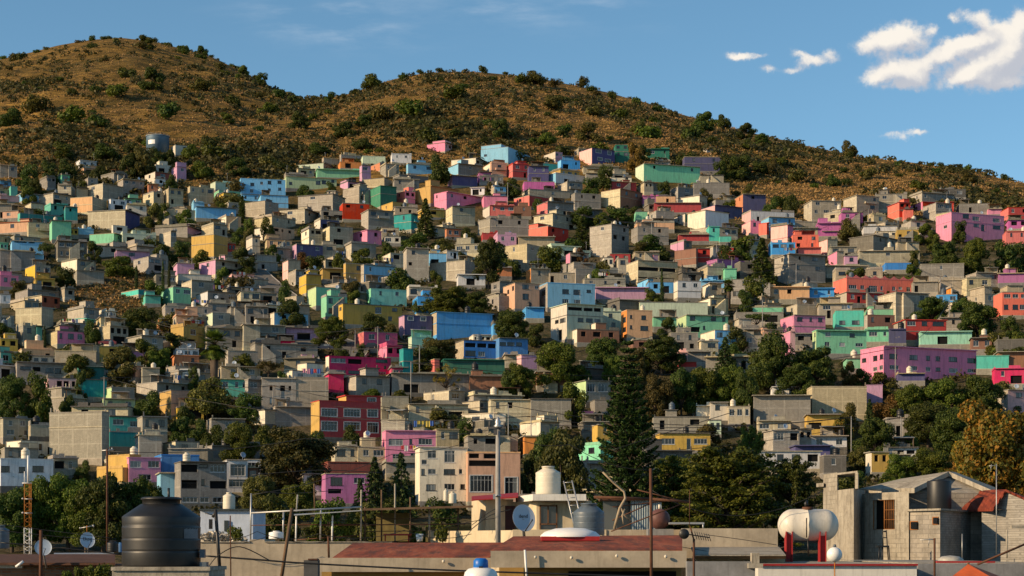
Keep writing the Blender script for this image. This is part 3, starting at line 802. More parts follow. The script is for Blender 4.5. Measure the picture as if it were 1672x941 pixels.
def win_mesh(w,h,kind):
    key=(round(w,1),round(h,1),kind)
    if key in WCACHE: return WCACHE[key]
    w,h=max(.2,key[0]),max(.2,key[1]); fr=MB(); t=.05
    fr.box(0,.05,0,w,.12,t); fr.box(0,.05,h-t,w,.12,h); fr.box(0,.05,t,t,.12,h-t); fr.box(w-t,.05,t,w,.12,h-t)
    nm=max(0,int(round(w/.62))-1)
    for k in range(nm):
        x=w*(k+1)/(nm+1); fr.box(x-.022,.06,t,x+.022,.115,h-t)
    if kind in('w','W') and h>1.1: fr.box(t,.065,h*.72-.02,w-t,.11,h*.72+.02)
    if kind=='W':
        q=.13
        fr.box(-q,-.05,-q,w+q,-.003,0); fr.box(-q,-.05,h,w+q,-.003,h+q); fr.box(-q,-.05,0,0,-.003,h); fr.box(w,-.05,0,w+q,-.003,h)
    elif kind!='n': fr.box(-.08,-.06,-.09,w+.08,-.004,-.006)
    pn=MB(); pn.box(t,.085,t,w-t,.095,h-t)
    fm=FRW if kind in('w','W','c') else FRD
    r=(fr.mesh('window_frame',[fm]), pn.mesh('window_pane',[GL]))
    WCACHE[key]=r; return r
FARW={}
def far_mesh(w,h,kind):
    key=(round(w,1),round(h,1),kind)
    if key in FARW: return FARW[key]
    fr,pn=win_mesh(w,h,kind)
    m=MB()
    for me,mi in ((fr,0),(pn,1)):
        i=len(m.v); m.v+=[tuple(v.co) for v in me.vertices]
        for p in me.polygons: m.f.append(tuple(i+k for k in p.vertices)); m.m.append(mi); m.sm.append(False)
    FARW[key]=m.mesh('window',[fr.materials[0],GL]); return FARW[key]
TINS=[plain('tin_sheet_grey',(.30,.29,.27),.6,.3,.4,.3,1.5,True),plain('tin_sheet_rust',(.22,.10,.05),.85,0,.2,.35,1.5,True),plain('asbestos_sheet',(.24,.225,.19),.9,0,.2,.3,1.5,True),plain('tin_sheet_pale',(.46,.45,.42),.5,.2,.4,.2,1.5,True)]
NWORD=['no','one','two','three','four','five','six','seven','eight','nine','ten','eleven','twelve']
CW=dict(mt='pale mint',gr='green',lb='light blue',bl='blue',az='azure',pk='pink',hp='hot pink',lp='pale pink',rd='red',cr='coral',ye='yellow',mu='mustard',mg='mint green',lg='lime green',pg='pale green',dg='dark green',te='teal',tq='turquoise',vi='violet',nv='navy',og='orange',pe='peach',wh='white',cw='cream',br='brown',lv='lilac',mgt='magenta',rb='brick red',cg='grey',cb='beige',cd='dark grey',ck='sandy grey')
ENT=[]      # every house: used for the labels
def make_house(rng, pxc, Y, zb, th, vols, col, side, wins, roofs=True, far=True, label=None, short=None, pxy=None, roofmat=None, rail=False):
    """vols: (x0,y0,x1,y1,z0,z1) boxes in the house frame; wins: (face F/L, vol index, u0,v0,u1,v1,kind) in metres"""
    phi=math.atan((pxc-CXP)/F)
    conc=col in CON
    name='block_house' if conc else 'painted_house'
    o=thing(name,'', 'block house' if conc else 'house', (XA(pxc,Y),Y,zb), th-phi, 'concrete block houses on the hillside' if conc else 'painted houses on the hillside')
    mb=MB(); rf=MB()
    for k,(x0,y0,x1,y1,z0,z1) in enumerate(vols):
        of=[(w[2],w[3],w[4],w[5],(1.0 if w[6]=='b' else .35 if w[6]=='n' else .14),w[6] in 'nb') for w in wins if w[0]=='F' and w[1]==k]
        ol=[(w[2],w[3],w[4],w[5],(1.0 if w[6]=='b' else .35 if w[6]=='n' else .14),w[6] in 'nb') for w in wins if w[0]=='L' and w[1]==k]
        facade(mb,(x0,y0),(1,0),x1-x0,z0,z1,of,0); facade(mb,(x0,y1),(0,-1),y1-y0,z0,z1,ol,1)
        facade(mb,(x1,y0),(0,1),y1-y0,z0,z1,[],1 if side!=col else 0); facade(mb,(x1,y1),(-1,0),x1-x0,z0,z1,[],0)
        mb.face([(x0,y0,z1),(x1,y0,z1),(x1,y1,z1),(x0,y1,z1)],0)
        ov=rng.choice([.06,.06,.12,.30]); hh=rng.uniform(.12,.22)
        fo=ov+(rng.choice([0,0,.35,.7]) if k==0 else 0); rf.box(x0-ov,y0-fo,z1+.003,x1+ov,y1+ov,z1+hh,0)
        if z1-z0>4.2 and rng.random()<.55 and not any(w[6] in 'W' for w in wins):
            zz=z1-2.75
            if not any(w[1]==k and w[3]<zz+.2 and w[5]>zz-.05 for w in wins): mb.box(x0-.09,y0-.09,zz,x1+.09,y1+.05,zz+.16,3)
        if k==0 and z1>4.0 and x1-x0>4 and rng.random()<.34 and not label and not any(w[6] in 'bn' for w in wins):
            a=x0+rng.uniform(0,(x1-x0)*.4); b_=x1-rng.uniform(0,(x1-x0)*.25); zb_=z1-2.62; pr=rng.uniform(.6,1.1); ph_=rng.uniform(.6,.95)
            mb.box(a,y0-pr,zb_,b_,y0-.02,zb_+.14,3); mb.box(a,y0-pr,zb_+.141,b_,y0-pr+.09,zb_+ph_,0 if rng.random()<.6 else 3)
            mb.box(a,y0-pr+.1,zb_+.141,a+.09,y0-.02,zb_+ph_,0); mb.box(b_-.09,y0-pr+.1,zb_+.141,b_,y0-.02,zb_+ph_,0)
        if k==0 and x1-x0>4.5 and rng.random()<.36 and roofs and not label:
            # lean-to of tin sheet on posts, or a flight of steps up the front
            q=rng.uniform(2.4,min(5.,x1-x0-.5)); s0=rng.uniform(x0+.1,x1-q-.1); ht=rng.uniform(1.7,2.3); zt=z1+hh; dy=min(3.2,y1-y0-.4)
            i=len(rf.v); P=[(s0-.2,y0+.1,zt+ht-.35),(s0+q+.2,y0+.1,zt+ht-.35),(s0+q+.2,y0+dy,zt+ht),(s0-.2,y0+dy,zt+ht)]
            rf.v+=P+[(a,b,c-.07) for a,b,c in P]
            for f_ in ((0,1,2,3),(7,6,5,4),(4,5,1,0),(5,6,2,1),(6,7,3,2),(7,4,0,3)): rf.f.append(tuple(i+z for z in f_)); rf.m.append(1); rf.sm.append(False)
            for xx in (s0,s0+q-.1): rf.box(xx,y0+.2,zt-.01,xx+.1,y0+.3,zt+ht-.38,2)
            rf.box(s0,y0+dy-.2,zt-.01,s0+q,y0+dy-.08,zt+ht-.12,0)
            if rng.random()<.5: rf.box(s0+q-.12,y0+.4,zt-.01,s0+q-.02,y0+dy-.25,zt+ht-.42,0)
            if rng.random()<.5: rf.box(s0+.12,y0+.32,zt-.01,s0+q*.5,y0+.42,zt+.95,0)
        if k==0 and z1>2.6 and x1-x0>5 and rng.random()<.16 and not label:
            ns=9; s0=rng.uniform(x0+.3,x1-3.6); dr=rng.choice([-1,1])
            for q in range(ns):
                a=s0+(q if dr>0 else ns-1-q)*.34; mb.box(a,y0-.95,-3.,a+.34,y0-.02,z1-2.6+.29*(q+1)-.2,3)
        if k==0 and rng.random()<.55 and not label:
            for q in range(rng.randrange(1,4)):      # broken runs of parapet
                a=rng.uniform(x0,x1-.6); b_=min(x1,a+rng.uniform(.6,(x1-x0)*.5)); rf.box(a,y0+.004+.01*q,z1+hh,b_,y0+.15+.01*q,z1+hh+rng.uniform(.25,.85),0)
            if rng.random()<.5: rf.box(x0+.004,y0+.2,z1+hh,x0+.16,y1,z1+hh+rng.uniform(.3,.8),0)
        if conc and rng.random()<.6:
            for q in range(rng.randrange(2,5)):      # stubs of columns left for the next storey
                xx=rng.choice([x0+.15,x1-.35,rng.uniform(x0,x1-.4)]); yy=rng.choice([y0+.02,y0+.02,y1-.3]); rf.box(xx,yy,z1+hh,xx+.2,yy+.2,z1+hh+rng.uniform(.3,.9),0)
    mats=[wmat(col),wmat(side),DARKIN,wmat(roofmat or ('cg' if not conc else 'ck'))]
    fd=mb if far else MB(); q0=vols[0]; fd.box(q0[0]-.06,q0[1]-.06,-6.,q0[2]+.06,q0[3],-.002,3 if far else 0)
    mb.build('wall',mats,o)
    if not far: fd.build('foundation',[concrete(rng.choice(['cg','cd','cd','cb']))],o)
    rf.build('roof',[wmat(roofmat) if roofmat else (concrete(rng.choice(['cg','cb','cd'])) if rng.random()<.6 else wmat(col)),rng.choice(TINS),WOOD],o)
    nw=0
    for fc,k,u0,v0,u1,v1,kind in wins:
        nw+=1
        x0,y0,x1,y1,z0,z1=vols[k]; w,h=u1-u0,v1-v0
        if kind=='b':
            g=MB(); g.box(0,-.02,.9,w,.02,.95); g.box(0,-.02,.08,w,.02,.12)
            for q in range(int(w/.16)+1): g.box(q*.16-.008,-.01,.12,q*.16+.008,.01,.9)
            ob=g.build('railing',[FRD],o); ob.location=(x0+u0,y0+.1,v0) if fc=='F' else (x0+.1,y1-u0,v0)
            if fc=='L': ob.rotation_euler=(0,0,-math.pi/2)
            continue
        if kind=='n': continue
        loc=(x0+u0,y0,v0) if fc=='F' else (x0,y1-u0,v0); rz=0 if fc=='F' else -math.pi/2
        if far: ob=link('window',far_mesh(w,h,kind),o,loc,rz)
        else:
            fr,pn=win_mesh(w,h,kind); ob=link('window',fr,o,loc,rz); link('pane',pn,ob)
    ENT.append(dict(o=o,col=col,side=side,nw=nw,label=label,short=short,px=pxy[0],py=pxy[1],conc=conc,st=max(1,int(round((max(v[5] for v in vols)-0)/2.9))),vols=vols,th=th-phi))
    return o
def auto_wins(rng, vol, k, face, rows, cols, sh=2.7, base=0.):
    x0,y0,x1,y1,z0,z1=vol; wd=(x1-x0) if face=='F' else (y1-y0); out=[]
    if rows==0 or cols==0 or wd<1.2: return out
    top=z1
    kinds=rng.choice(['d','d','w','c','n'])
    for r in range(rows):
        vt=top-.45-r*sh
        h=min(rng.uniform(.95,1.35),sh-.9)
        if vt-h<base+.25: break
        for c in range(cols):
            if cols*rows>2 and rng.random()<.12: continue
            cell=wd/cols; w=min(rng.choice([.7,1.0,1.2,1.5,1.9]),cell-.5)
            if w<.35: continue
            u=cell*(c+.5)-w/2+rng.uniform(-.12,.12)*cell
            u=min(max(u,.2),wd-w-.2)
            out.append((face,k,u,vt-h,u+w,vt,kinds if rng.random()<.8 else rng.choice('dwn')))
    return out
def garage(rng,vol,wins):
    x0,y0,x1,y1,z0,z1=vol; wd=x1-x0
    if z1<2.3 or wd<4.5 or rng.random()>.42: return wins
    w=rng.choice([1.0,2.4,3.2]); u=rng.uniform(.3,wd-w-.3); h=rng.uniform(1.7,2.1)
    if w>wd-.7: return wins
    keep=[q for q in wins if not(q[0]=='F' and q[1]==0 and q[3]<h+.15 and q[4]>u-.15 and q[2]<u+w+.15)]
    return keep+[('F',0,u,.04,u+w,h,'n')]
GW,GH=836,471
OWN=np.zeros((GH,GW),np.int32); OWY=np.full((GH,GW),1e9)
def claim(px0,px1,py0,py1,Y,id_):
    a,b,c,d=max(0,int(px0/2)),min(GW,int(px1/2)+1),max(0,int(py0/2)),min(GH,int(py1/2)+1)
    if a>=b or c>=d: return
    s=OWY[c:d,a:b]; k=s>Y; s[k]=Y; OWN[c:d,a:b][k]=id_
def build_listed():
    rng=random.Random(5); idn=0
    for line in HOUSES.strip().splitlines():
        bits=line.split(';'); t=bits[0].split(); label=bits[1] if len(bits)>1 else None; short=bits[2] if len(bits)>2 else None
        cx,cy,s=CROP[t[0]]; fx=lambda v: cx+float(v)/s; fy=lambda v: cy+float(v)/s
        px0,xs,px1,yt,yb=fx(t[1]),fx(t[2]),fx(t[3]),fy(t[4]),fy(t[5])
        col,_,side=t[6].partition(':'); side=side or col; opts=t[7:]
        idn+=1
        px1=min(px1,1690.)
        Y=D((px0+px1)/2,yb); m=Y/F
        sd=(xs-px0)*m; wf=(px1-xs)*m
        if sd<.5: th=.06+.1*rng.random(); Dp=rng.uniform(6,9)
        else:
            th=max(.30,min(1.1,math.asin(min(.9,sd/9.))))
            if wf<3 and sd>5: th=1.0
            Dp=min(14.,sd/math.sin(th))
        Wd=wf/math.cos(th)
        H=(yb-yt)*m; base=0.
        vols=[[0,0,Wd,Dp,base,H]]; wins=[]
        for q in opts:
            if q.startswith('u='):
                a,b,c=q[2:].split(','); ua=(fx(a)-xs)*m/math.cos(th); ub=(fx(b)-xs)*m/math.cos(th); uh=(yb-fy(c))*m
                y0_=.004; y1_=min(5.,Dp-.5); x1_=max(ub,ua+2.5) if ub<Wd-.2 else Wd-.004
                if ua<0: y1_=min(Dp-.01,-ua*math.cos(th)/math.sin(th))
                if ub<0: y0_=-ub*math.cos(th)/math.sin(th); x1_=Wd*.6
                vols.append([max(ua,.004),y0_,x1_,y1_,H-.05,uh])
        if short in WIN:
            for e in WIN[short].split(';'):
                if not e.strip(): continue
                p=e.split(); fc='F'
                if p[0][0]=='L': fc='L'; p[0]=p[0][1:]
                a,b,c,d=fx(p[0]),fy(p[1]),fx(p[2]),fy(p[3])
                if fc=='F':
                    # the facade recedes to the right: solve along the wall
                    sol=lambda px: ((px-xs)*m)/(math.cos(th)-(px-xs)/F*math.sin(th))
                    u0,u1=sol(a),sol(c); wd=Wd
                else:
                    u0,u1=(a-px0)*m/math.sin(th),(c-px0)*m/math.sin(th); wd=Dp
                v0,v1=(yb-d)*m,(yb-b)*m
                k=0
                if v1>H-.03:
                    if len(vols)>1 and fc=='F': k=1; u0-=vols[1][0]; u1-=vols[1][0]; wd=vols[1][2]-vols[1][0]; v0=max(v0,H+.1)
                    else: v1=H-.12
                u0=max(.08,u0); u1=min(wd-.08,u1)
                if u1-u0>.3 and v1-v0>.25: wins.append((fc,k,u0,v0,u1,v1,p[4]))
        else:
            wo=[q for q in opts if q[0]=='w']
            if wo: r,c=int(wo[0][1]),int(wo[0][2]) if len(wo[0])>2 else 0
            else: r,c=1,rng.choice([0,1,1,2])
            if (r==0 or c==0) and short is None and col in CON and rng.random()<.5: r,c=1,rng.choice([1,2,2,3])
            sh=min(2.7,H/max(1,r)) if r else 2.7
            wins+=auto_wins(rng,vols[0],0,'F',r,c,max(sh,1.6),-.3)
            if sd>2.5 and rng.random()<.35: wins+=auto_wins(rng,vols[0],0,'L',1,1,2.7,0)
        # rooms added on the roof or to the side, as the photo's uneven roof line shows
        if short is None and not any(q[0]=='u' for q in opts) and rng.random()<.30 and Wd>4 and H>1.5:
            a=rng.uniform(.1,Wd*.5); vols.append([a,.6,min(a+rng.uniform(2.2,3.4),Wd-.1),min(4.,Dp-.3),H-.05,H+rng.uniform(.8,1.9)])
        if short is None: wins=garage(rng,vols[0],wins)
        ob=make_house(rng,xs,Y,ZA(yb,Y),th,vols,col,side,wins,far=Y>400,label=label,short=short,pxy=((px0+px1)/2,(yt+yb)/2),roofmat=(col if short in('dark red house','very wide pink block','candy pink house','coral wavy roofed house','huge blue wall house','long pink house','large pink east house') else None))
        if short=='coral wavy roofed house':
            g=MB(); n=7
            for k in range(n):
                for j in range(8):
                    u0=Wd*(k+j/8)/n; u1=Wd*(k+(j+1)/8)/n
                    hz=lambda j: .12+.75*(1-abs(math.sin(math.pi*(j/8))))
                    g.prism([(u0,-.02),(u1,-.02),(u1,.16),(u0,.16)],H+.16,[H+.16+hz(j),H+.16+hz(j+1),H+.16+hz(j+1),H+.16+hz(j)],0)
            g.build('parapet',[paint('cr')],ob)
        claim(px0,px1,yt,yb,Y,idn)
        ENT[-1].update(rect=(px0,xs,px1,yt,yb),Y=Y,H=H,Wd=Wd,Dp=Dp)
TOWN_TOP=[(0,302),(60,288),(120,298),(180,306),(250,304),(300,315),(380,308),(460,292),(520,272),(600,262),(690,268),(720,258),(800,258),(860,260),(900,265),(960,262),(1080,268),(1150,265),(1175,318),(1200,335),(1260,350),(1310,345),(1400,340),(1500,335),(1600,350),(1672,355)]
EXCL=[(105,428,242,524),(1505,385,1672,442),(1330,395,1345,400),(640,405,660,425),(415,440,480,500),(552,540,590,582)]
def fill_town(nmax):
    rng=random.Random(11); ids=900; made=0
    cands=[]
    for _ in range(16000):
        px=rng.uniform(-10,1680); lo=np.interp(px,[a for a,b in TOWN_TOP],[b for a,b in TOWN_TOP])+14
        hi=840 if px<1300 else 765
        if lo>=hi: continue
        # more rows where the houses are small
        py=lo+(hi-lo)*rng.random()**1.25
        cands.append((px,py))
    cands=[(D(px,py),px,py) for px,py in cands]; cands.sort()
    for Y,px,py in cands:
        if made>=nmax: break
        if any(a<px<b and c<py<d for a,c,b,d in EXCL): continue
        m=Y/F; w=rng.uniform(6,15)/m; two=rng.random()<.3; h=(rng.uniform(2.2,3.1) if not two else rng.uniform(4.2,5.6))/m
        a,b,c,d=max(0,int((px-w/2)/2)),min(GW,int((px+w/2)/2)+1),max(0,int((py-h)/2)),min(GH,int(py/2)+1)
        if b-a<2 or d-c<2: continue
        top=np.interp(px,[q for q,_ in TOWN_TOP],[r for _,r in TOWN_TOP])
        if py-h<top-4: continue
        sub=OWN[c:d,a:b]; sy=OWY[c:d,a:b]; n=sub.size
        behind=((sub>0)&(sub<900)&(sy>Y)).sum()/n
        if behind>.05: continue
        vis=(sub==0).sum()/n
        if vis<.42: continue
        ids+=1; claim(px-w/2,px+w/2,py-h,py,Y,ids); made+=1
        east=px>1050; r=rng.random()
        if r<.74: col=rng.choice(['cg','cg','cb','cb','ck','cd'])
        elif r<.80: col=rng.choice(['wh','cw','cw'])
        else: col=rng.choice(['pk','cr','rd','lp','mgt','tq','pe'] if east else ['mg','tq','pe','lb','pg','lv','ye','mu'])
        side=col if rng.random()<.6 or col in CON else rng.choice(['cb','ck'])
        if col=='cg' and rng.random()<.6: side='ck'
        th=rng.choice([.12,.3,.45,.6])*(1 if rng.random()<.85 else -.5); wd=w*m; Dp=rng.uniform(5,8)
        Wd=max(3.,(wd-Dp*abs(math.sin(th)))/math.cos(th)); H=h*m
        vols=[[0,0,Wd,Dp,0.,H]]
        if rng.random()<.45:
            q=rng.uniform(2.2,max(2.5,Wd*.6)); s0=rng.choice([.01,Wd-q-.01,rng.uniform(0,max(.01,Wd-q))]); s0=max(.006,s0)
            vols.append([s0,rng.uniform(.3,2.),min(s0+q,Wd-.007),Dp-.3,H-.05,H+rng.uniform(.7,2.4)])
        if rng.random()<.4:
            q=rng.uniform(2,4); vols.append([Wd-.05,rng.uniform(.4,1.5),Wd+q,Dp-.4,-5.,H*rng.uniform(.5,.8)])
        wins=auto_wins(rng,vols[0],0,'F',2 if two else 1,rng.choice([0,1,1,2,2,3]) if Wd>5 else rng.choice([0,1,1]),2.7,-.3)
        if rng.random()<.35: wins+=auto_wins(rng,vols[0],0,'L',1,1,2.7,0)
        wins=garage(rng,vols[0],wins)
        make_house(rng,px-w/2+(Dp*math.sin(max(th,0))/m),Y,ZA(py,Y),th,vols,col,side,wins,far=Y>400,pxy=(px,py-h/2))
        ENT[-1].update(rect=(px-w/2,px-w/2,px+w/2,py-h,py),Y=Y,H=H,Wd=Wd,Dp=Dp)
    print('fillers',made,'uncovered',float((OWN[150:400]==0).mean()))
ORD=['nearest','second','third','fourth','fifth','sixth','seventh','eighth','ninth','tenth','eleventh','twelfth','thirteenth','fourteenth','fifteenth']
def side_of(dx,dy):
    if abs(dx)>abs(dy)*1.1: return 'right of' if dx>0 else 'left of'
    return 'below' if dy>0 else 'above'
def place_words(items, anchors, key, noun):
    """items: dicts with px, py; gives each its phrase: ordinal + noun + side + anchor, unique per key"""
    g={}
    for e in items:
        a=min(anchors,key=lambda a:(a['px']-e['px'])**2+(1.5*(a['py']-e['py']))**2 if a is not e else 1e18)
        dx,dy=e['px']-a['px'],e['py']-a['py']; s=side_of(dx,dy)
        g.setdefault((a['short'],s,key(e)),[]).append((math.hypot(dx,dy),id(e),e))
    for (sh,s,k),l in g.items():
        l.sort()
        for i,(_,_,e) in enumerate(l): e['where']=f"{ORD[min(i,14)] if len(l)>1 else 'the'} {noun(e)} {s} the {sh}"; e['rank']=(i,len(l))
def label_houses():
    anc=[e for e in ENT if e['short']]; rest=[e for e in ENT if not e['short']]
    place_words(rest,anc,lambda e:(CW[e['col']],e['conc']),lambda e: CW[e['col']]+' one')
    for e in rest:
        w=f"with {NWORD[min(e['nw'],12)]} window{'s' if e['nw']!=1 else ''}" if 0<e['nw']<6 else ('with bare walls' if e['nw']==0 else 'with many windows')
        d=('small ' if e['Wd']<5 else '')+CW[e['col']]+(' block' if e['conc'] else '')+' house'
        e['label']=f"{d} {w}, {e['where']}"
        e['phrase']=f"{CW[e['col']]} house, {e['where']}"
        if len(e['label'].replace('-',' ').split())>16: e['label']=f"{d}, {e['where']}"
        if len(e['label'].split())>16: e['label']=f"{CW[e['col']]} house, {e['where']}"
    for e in anc: e['phrase']=e['short']
    for e in ENT: e['o']['label']=e['label']
# ---------------------------------------------------------------- vegetation prototypes (unit height)
LEAF=dict(
 dark=leafmat('leaf_dark',(.022,.040,.007),(.054,.080,.012),(.125,.14,.020)),
 green=leafmat('leaf_green',(.034,.055,.007),(.082,.110,.012),(.18,.19,.022)),
 olive=leafmat('leaf_olive',(.045,.048,.012),(.095,.088,.018),(.18,.15,.03)),
 gold=leafmat('leaf_gold',(.060,.078,.012),(.155,.135,.017),(.47,.215,.024)),
 brown=leafmat('leaf_brown',(.026,.032,.008),(.058,.062,.013),(.125,.105,.022)),
 rust=leafmat('leaf_rust',(.05,.028,.010),(.11,.055,.014),(.18,.085,.02)),
 pine=leafmat('leaf_pine',(.012,.026,.008),(.036,.060,.014),(.10,.125,.024),.25),
 yel=leafmat('leaf_yellow',(.13,.10,.012),(.24,.18,.02),(.34,.26,.04)))
def barkmat():
    t=NT('bark'); n=t.noise(t.scale(t.obj(),9.,9.,2.),2.,6,.7)
    return t.set(t.ramp(n,[(.3,(.03,.022,.016)),(.7,(.13,.10,.075))]),.95,.1,bump=n,bstr=.6,bdist=.02)
BARK=barkmat()
class Leaves:
    def __init__(s): s.v=[]; s.f=[]
    def leaf(s, p, nrm, size, rng, asp=1.6):
        n=nrm.normalized(); a=n.orthogonal().normalized(); ang=rng.random()*6.283
        u=(Matrix.Rotation(ang,3,n)@a); w=n.cross(u)
        i=len(s.v); L=size*asp*.5; B=size*.5
        s.v+= [tuple(p-u*L),tuple(p+w*B+n*B*.3),tuple(p+u*L),tuple(p-w*B-n*B*.2)]
        s.f.append((i,i+1,i+2,i+3))
    def blob(s, c, rx, ry, rz, n, size, rng, shell=.55, up=.25):
        c=Vector(c)
        for _ in range(n):
            d=Vector((rng.gauss(0,1),rng.gauss(0,1),rng.gauss(0,1))).normalized()
            k=shell+(1-shell)*rng.random()**.6
            k*=.9+.2*mnoise.noise(d*2.3+c*9)
            p=c+Vector((d.x*rx,d.y*ry,d.z*rz))*k
            nn=(d+Vector((0,0,up))+Vector((rng.gauss(0,.55),rng.gauss(0,.55),rng.gauss(0,.55))))
            s.leaf(p,nn,size*(.7+.6*rng.random()),rng)
    def mesh(s,name,mat):
        me=bpy.data.meshes.new(name); me.from_pydata(s.v,[],s.f); me.materials.append(mat); return me
PROTO={}
def proto(kind, var, leaf):
    key=(kind,var,leaf)
    if key in PROTO: return PROTO[key]
    rng=random.Random(hash((kind,var))%99991 if False else (sum(map(ord,kind))*7+var*131))
    L=Leaves(); T=MB()
    def limb(a,b,r0,r1):
        a=Vector(a);b=Vector(b);mid=(a+b)/2+Vector((rng.gauss(0,.015),rng.gauss(0,.015),rng.gauss(0,.01)))
        T.tube([a,mid,b],[r0,(r0+r1)/2,r1],7)
    if kind in('broad','big'):
        nb=dict(broad=17,big=40)[kind]; nl=dict(broad=330,big=430)[kind]; ls=dict(broad=.036,big=.021)[kind]
        T.tube([(0,0,-.08),(.01,0,.12),(0,.01,.34)],[.034,.028,.02],8)
        for k in range(nb):
            a=2.4*k+rng.random(); h=rng.random(); rad=(.36*math.sqrt(rng.random()))*(1.05-.55*max(0,h-.35))
            z=.20+.66*h; c=(rad*math.cos(a),rad*math.sin(a),z)
            br=rng.uniform(.13,.22) if kind=='broad' else rng.uniform(.09,.155)
            L.blob(c,br*1.1,br*1.1,br*.85,nl,ls,rng)
            if k%3==0: limb((0,0,.22+.1*rng.random()),c,.016,.004)
    elif kind=='umbrella':
        T.tube([(0,0,-.08),(.02,0,.3),(0,.02,.55)],[.03,.025,.018],8)
        for k in range(12):
            a=2.4*k; rad=.42*math.sqrt((k+.5)/12); c=(rad*math.cos(a),rad*math.sin(a),.80-.22*rad+rng.uniform(-.07,.07))
            L.blob(c,.16,.16,.085,230,.026,rng); limb((0,0,.42),c,.013,.004)
    elif kind=='bush':
        for k in range(7):
            a=2.4*k; rad=.34*math.sqrt((k+.3)/7); c=(rad*math.cos(a),rad*math.sin(a),.38+rng.uniform(-.1,.22))
            L.blob(c,.22,.22,.30,110,.07,rng)
        T.tube([(0,0,-.1),(0,0,.4)],[.03,.015],6)
    elif kind=='cypress':
        T.tube([(0,0,-.05),(0,0,.6)],[.018,.008],6)
        for k in range(26):
            z=.06+.92*k/25; r=.085*math.sin(min(1,(1.03-z)*1.5)*1.57)*min(1,.5+z*3)
            L.blob((rng.gauss(0,.006),rng.gauss(0,.006),z),r+.006,r+.006,.035,100,.02,rng,.4,.6)
    elif kind in('conifer','darkcon'):
        T.tube([(0,0,-.05),(0,0,.95)],[.025,.004],7)
        n=15
        for k in range(n):
            z=.12+.84*k/(n-1); r=(.30 if kind=='conifer' else .26)*(1.04-z)**.85
            m=max(4,int(9*(1.1-z)))
            for j in range(m):
                a=6.283*j/m+k*.7+rng.gauss(0,.15); rr=r*rng.uniform(.75,1.15)
                for q in (.45,.75,1.):
                    L.blob((rr*q*math.cos(a),rr*q*math.sin(a),z-.05*q+.02*rng.random()),.05*(1.15-z)+.012,.05*(1.15-z)+.012,.026,26,.022,rng,.2,.5)
    elif kind=='norfolk':
        T.tube([(0,0,-.05),(0,0,.5),(0,0,1.)],[.017,.010,.002],8)
        n=25
        for k in range(n):
            z=.10+.885*(k/(n-1))**.93; r=.36*(1.02-z)**.78; m=12 if z<.85 else 7
            for j in range(m):
                a=6.283*j/m+k*1.3+rng.gauss(0,.12); rr=r*rng.uniform(.80,1.12); prev=Vector((0,0,z)); steps=max(3,int(rr/.016))
                for q in range(1,steps+1):
                    t=q/steps; droop=(-.022*math.sin(t*2.9)+.026*t*t*t)*rr/.25
                    p=Vector((rr*t*math.cos(a),rr*t*math.sin(a),z+droop))
                    for e in range(18):
                        side=rng.uniform(-1,1); ww=.046*(1.15-.6*t)
                        pp=p+Vector((-math.sin(a)*side*ww,math.cos(a)*side*ww,rng.uniform(0,.006)))
                        L.leaf(pp,Vector((rng.gauss(0,.4),rng.gauss(0,.4),1)),.0115,rng,2.2)
                T.tube([(0,0,z),(rr*.5*math.cos(a),rr*.5*math.sin(a),z-.05*rr/.25),(rr*math.cos(a),rr*math.sin(a),z-.02*rr/.25)],[.004,.0025,.001],4)
    elif kind=='cedar':
        T.tube([(0,0,-.1),(0,0,.5),(.02,0,.92)],[.03,.02,.006],8)
        for k in range(110):
            a=2.4*k+rng.gauss(0,.2); z=.12+.82*rng.random(); r=.53*(1.05-z)**.38*rng.uniform(.45,1.05)
            e=Vector((r*math.cos(a),r*math.sin(a),z+.06*rng.random()))
            limb((0,0,max(.05,z-.12)),e,.010,.003)
            for q in range(5):
                t=.45+.55*q/4; p=Vector((0,0,z-.12)).lerp(e,t)+Vector((rng.gauss(0,.02),rng.gauss(0,.02),.012))
                L.blob(p,.066,.066,.024,70,.015,rng,.15,.8)
    elif kind=='palm':
        T.tube([(0,0,-.05),(0,0,.35),(.005,0,.74)],[.060,.050,.066],10)
        for k in range(64):
            a=2.4*k; el=math.radians(rng.uniform(-55,80)); ln=rng.uniform(.20,.27)
            d=Vector((math.cos(a)*math.cos(el),math.sin(a)*math.cos(el),math.sin(el)))
            side=d.cross(Vector((0,0,1))).normalized()
            o=Vector((0,0,.80))
            T.tube([o,o+d*ln*.6],[.004,.002],4)
            for q in range(11):
                sp=(q-5)/5*1.15
                dd=(d*math.cos(sp)+side*math.sin(sp)); p0=o+d*ln*.5; p1=p0+dd*ln*.55+Vector((0,0,-.02))
                wv=dd.cross(Vector((0,0,1))).normalized()*.015
                i=len(L.v); L.v+=[tuple(p0-wv*.5),tuple(p0+wv),tuple(p1),tuple(p0-wv)]; L.f.append((i,i+1,i+2,i+3))
        for k in range(500):
            a=rng.random()*6.283; z=rng.uniform(.60,.78); L.leaf(Vector((.075*math.cos(a),.075*math.sin(a),z)),Vector((math.cos(a),math.sin(a),.1)),.03,rng)
    elif kind=='sparse':
        T.tube([(0,0,-.05),(.02,0,.25),(0,.02,.4)],[.025,.02,.014],7)
        for k in range(22):
            a=2.4*k; rad=.42*math.sqrt((k+.5)/22); c=Vector((rad*math.cos(a),rad*math.sin(a),.55+.42*rng.random()-.3*rad))
            limb((0,0,.32),c,.010,.003); L.blob(c,.09,.09,.07,62,.022,rng,.3)
    r=(L.mesh('leaves_'+kind,LEAF[leaf]) if L.v else None, T.mesh('trunk_'+kind,BARK))
    PROTO[key]=r; return r
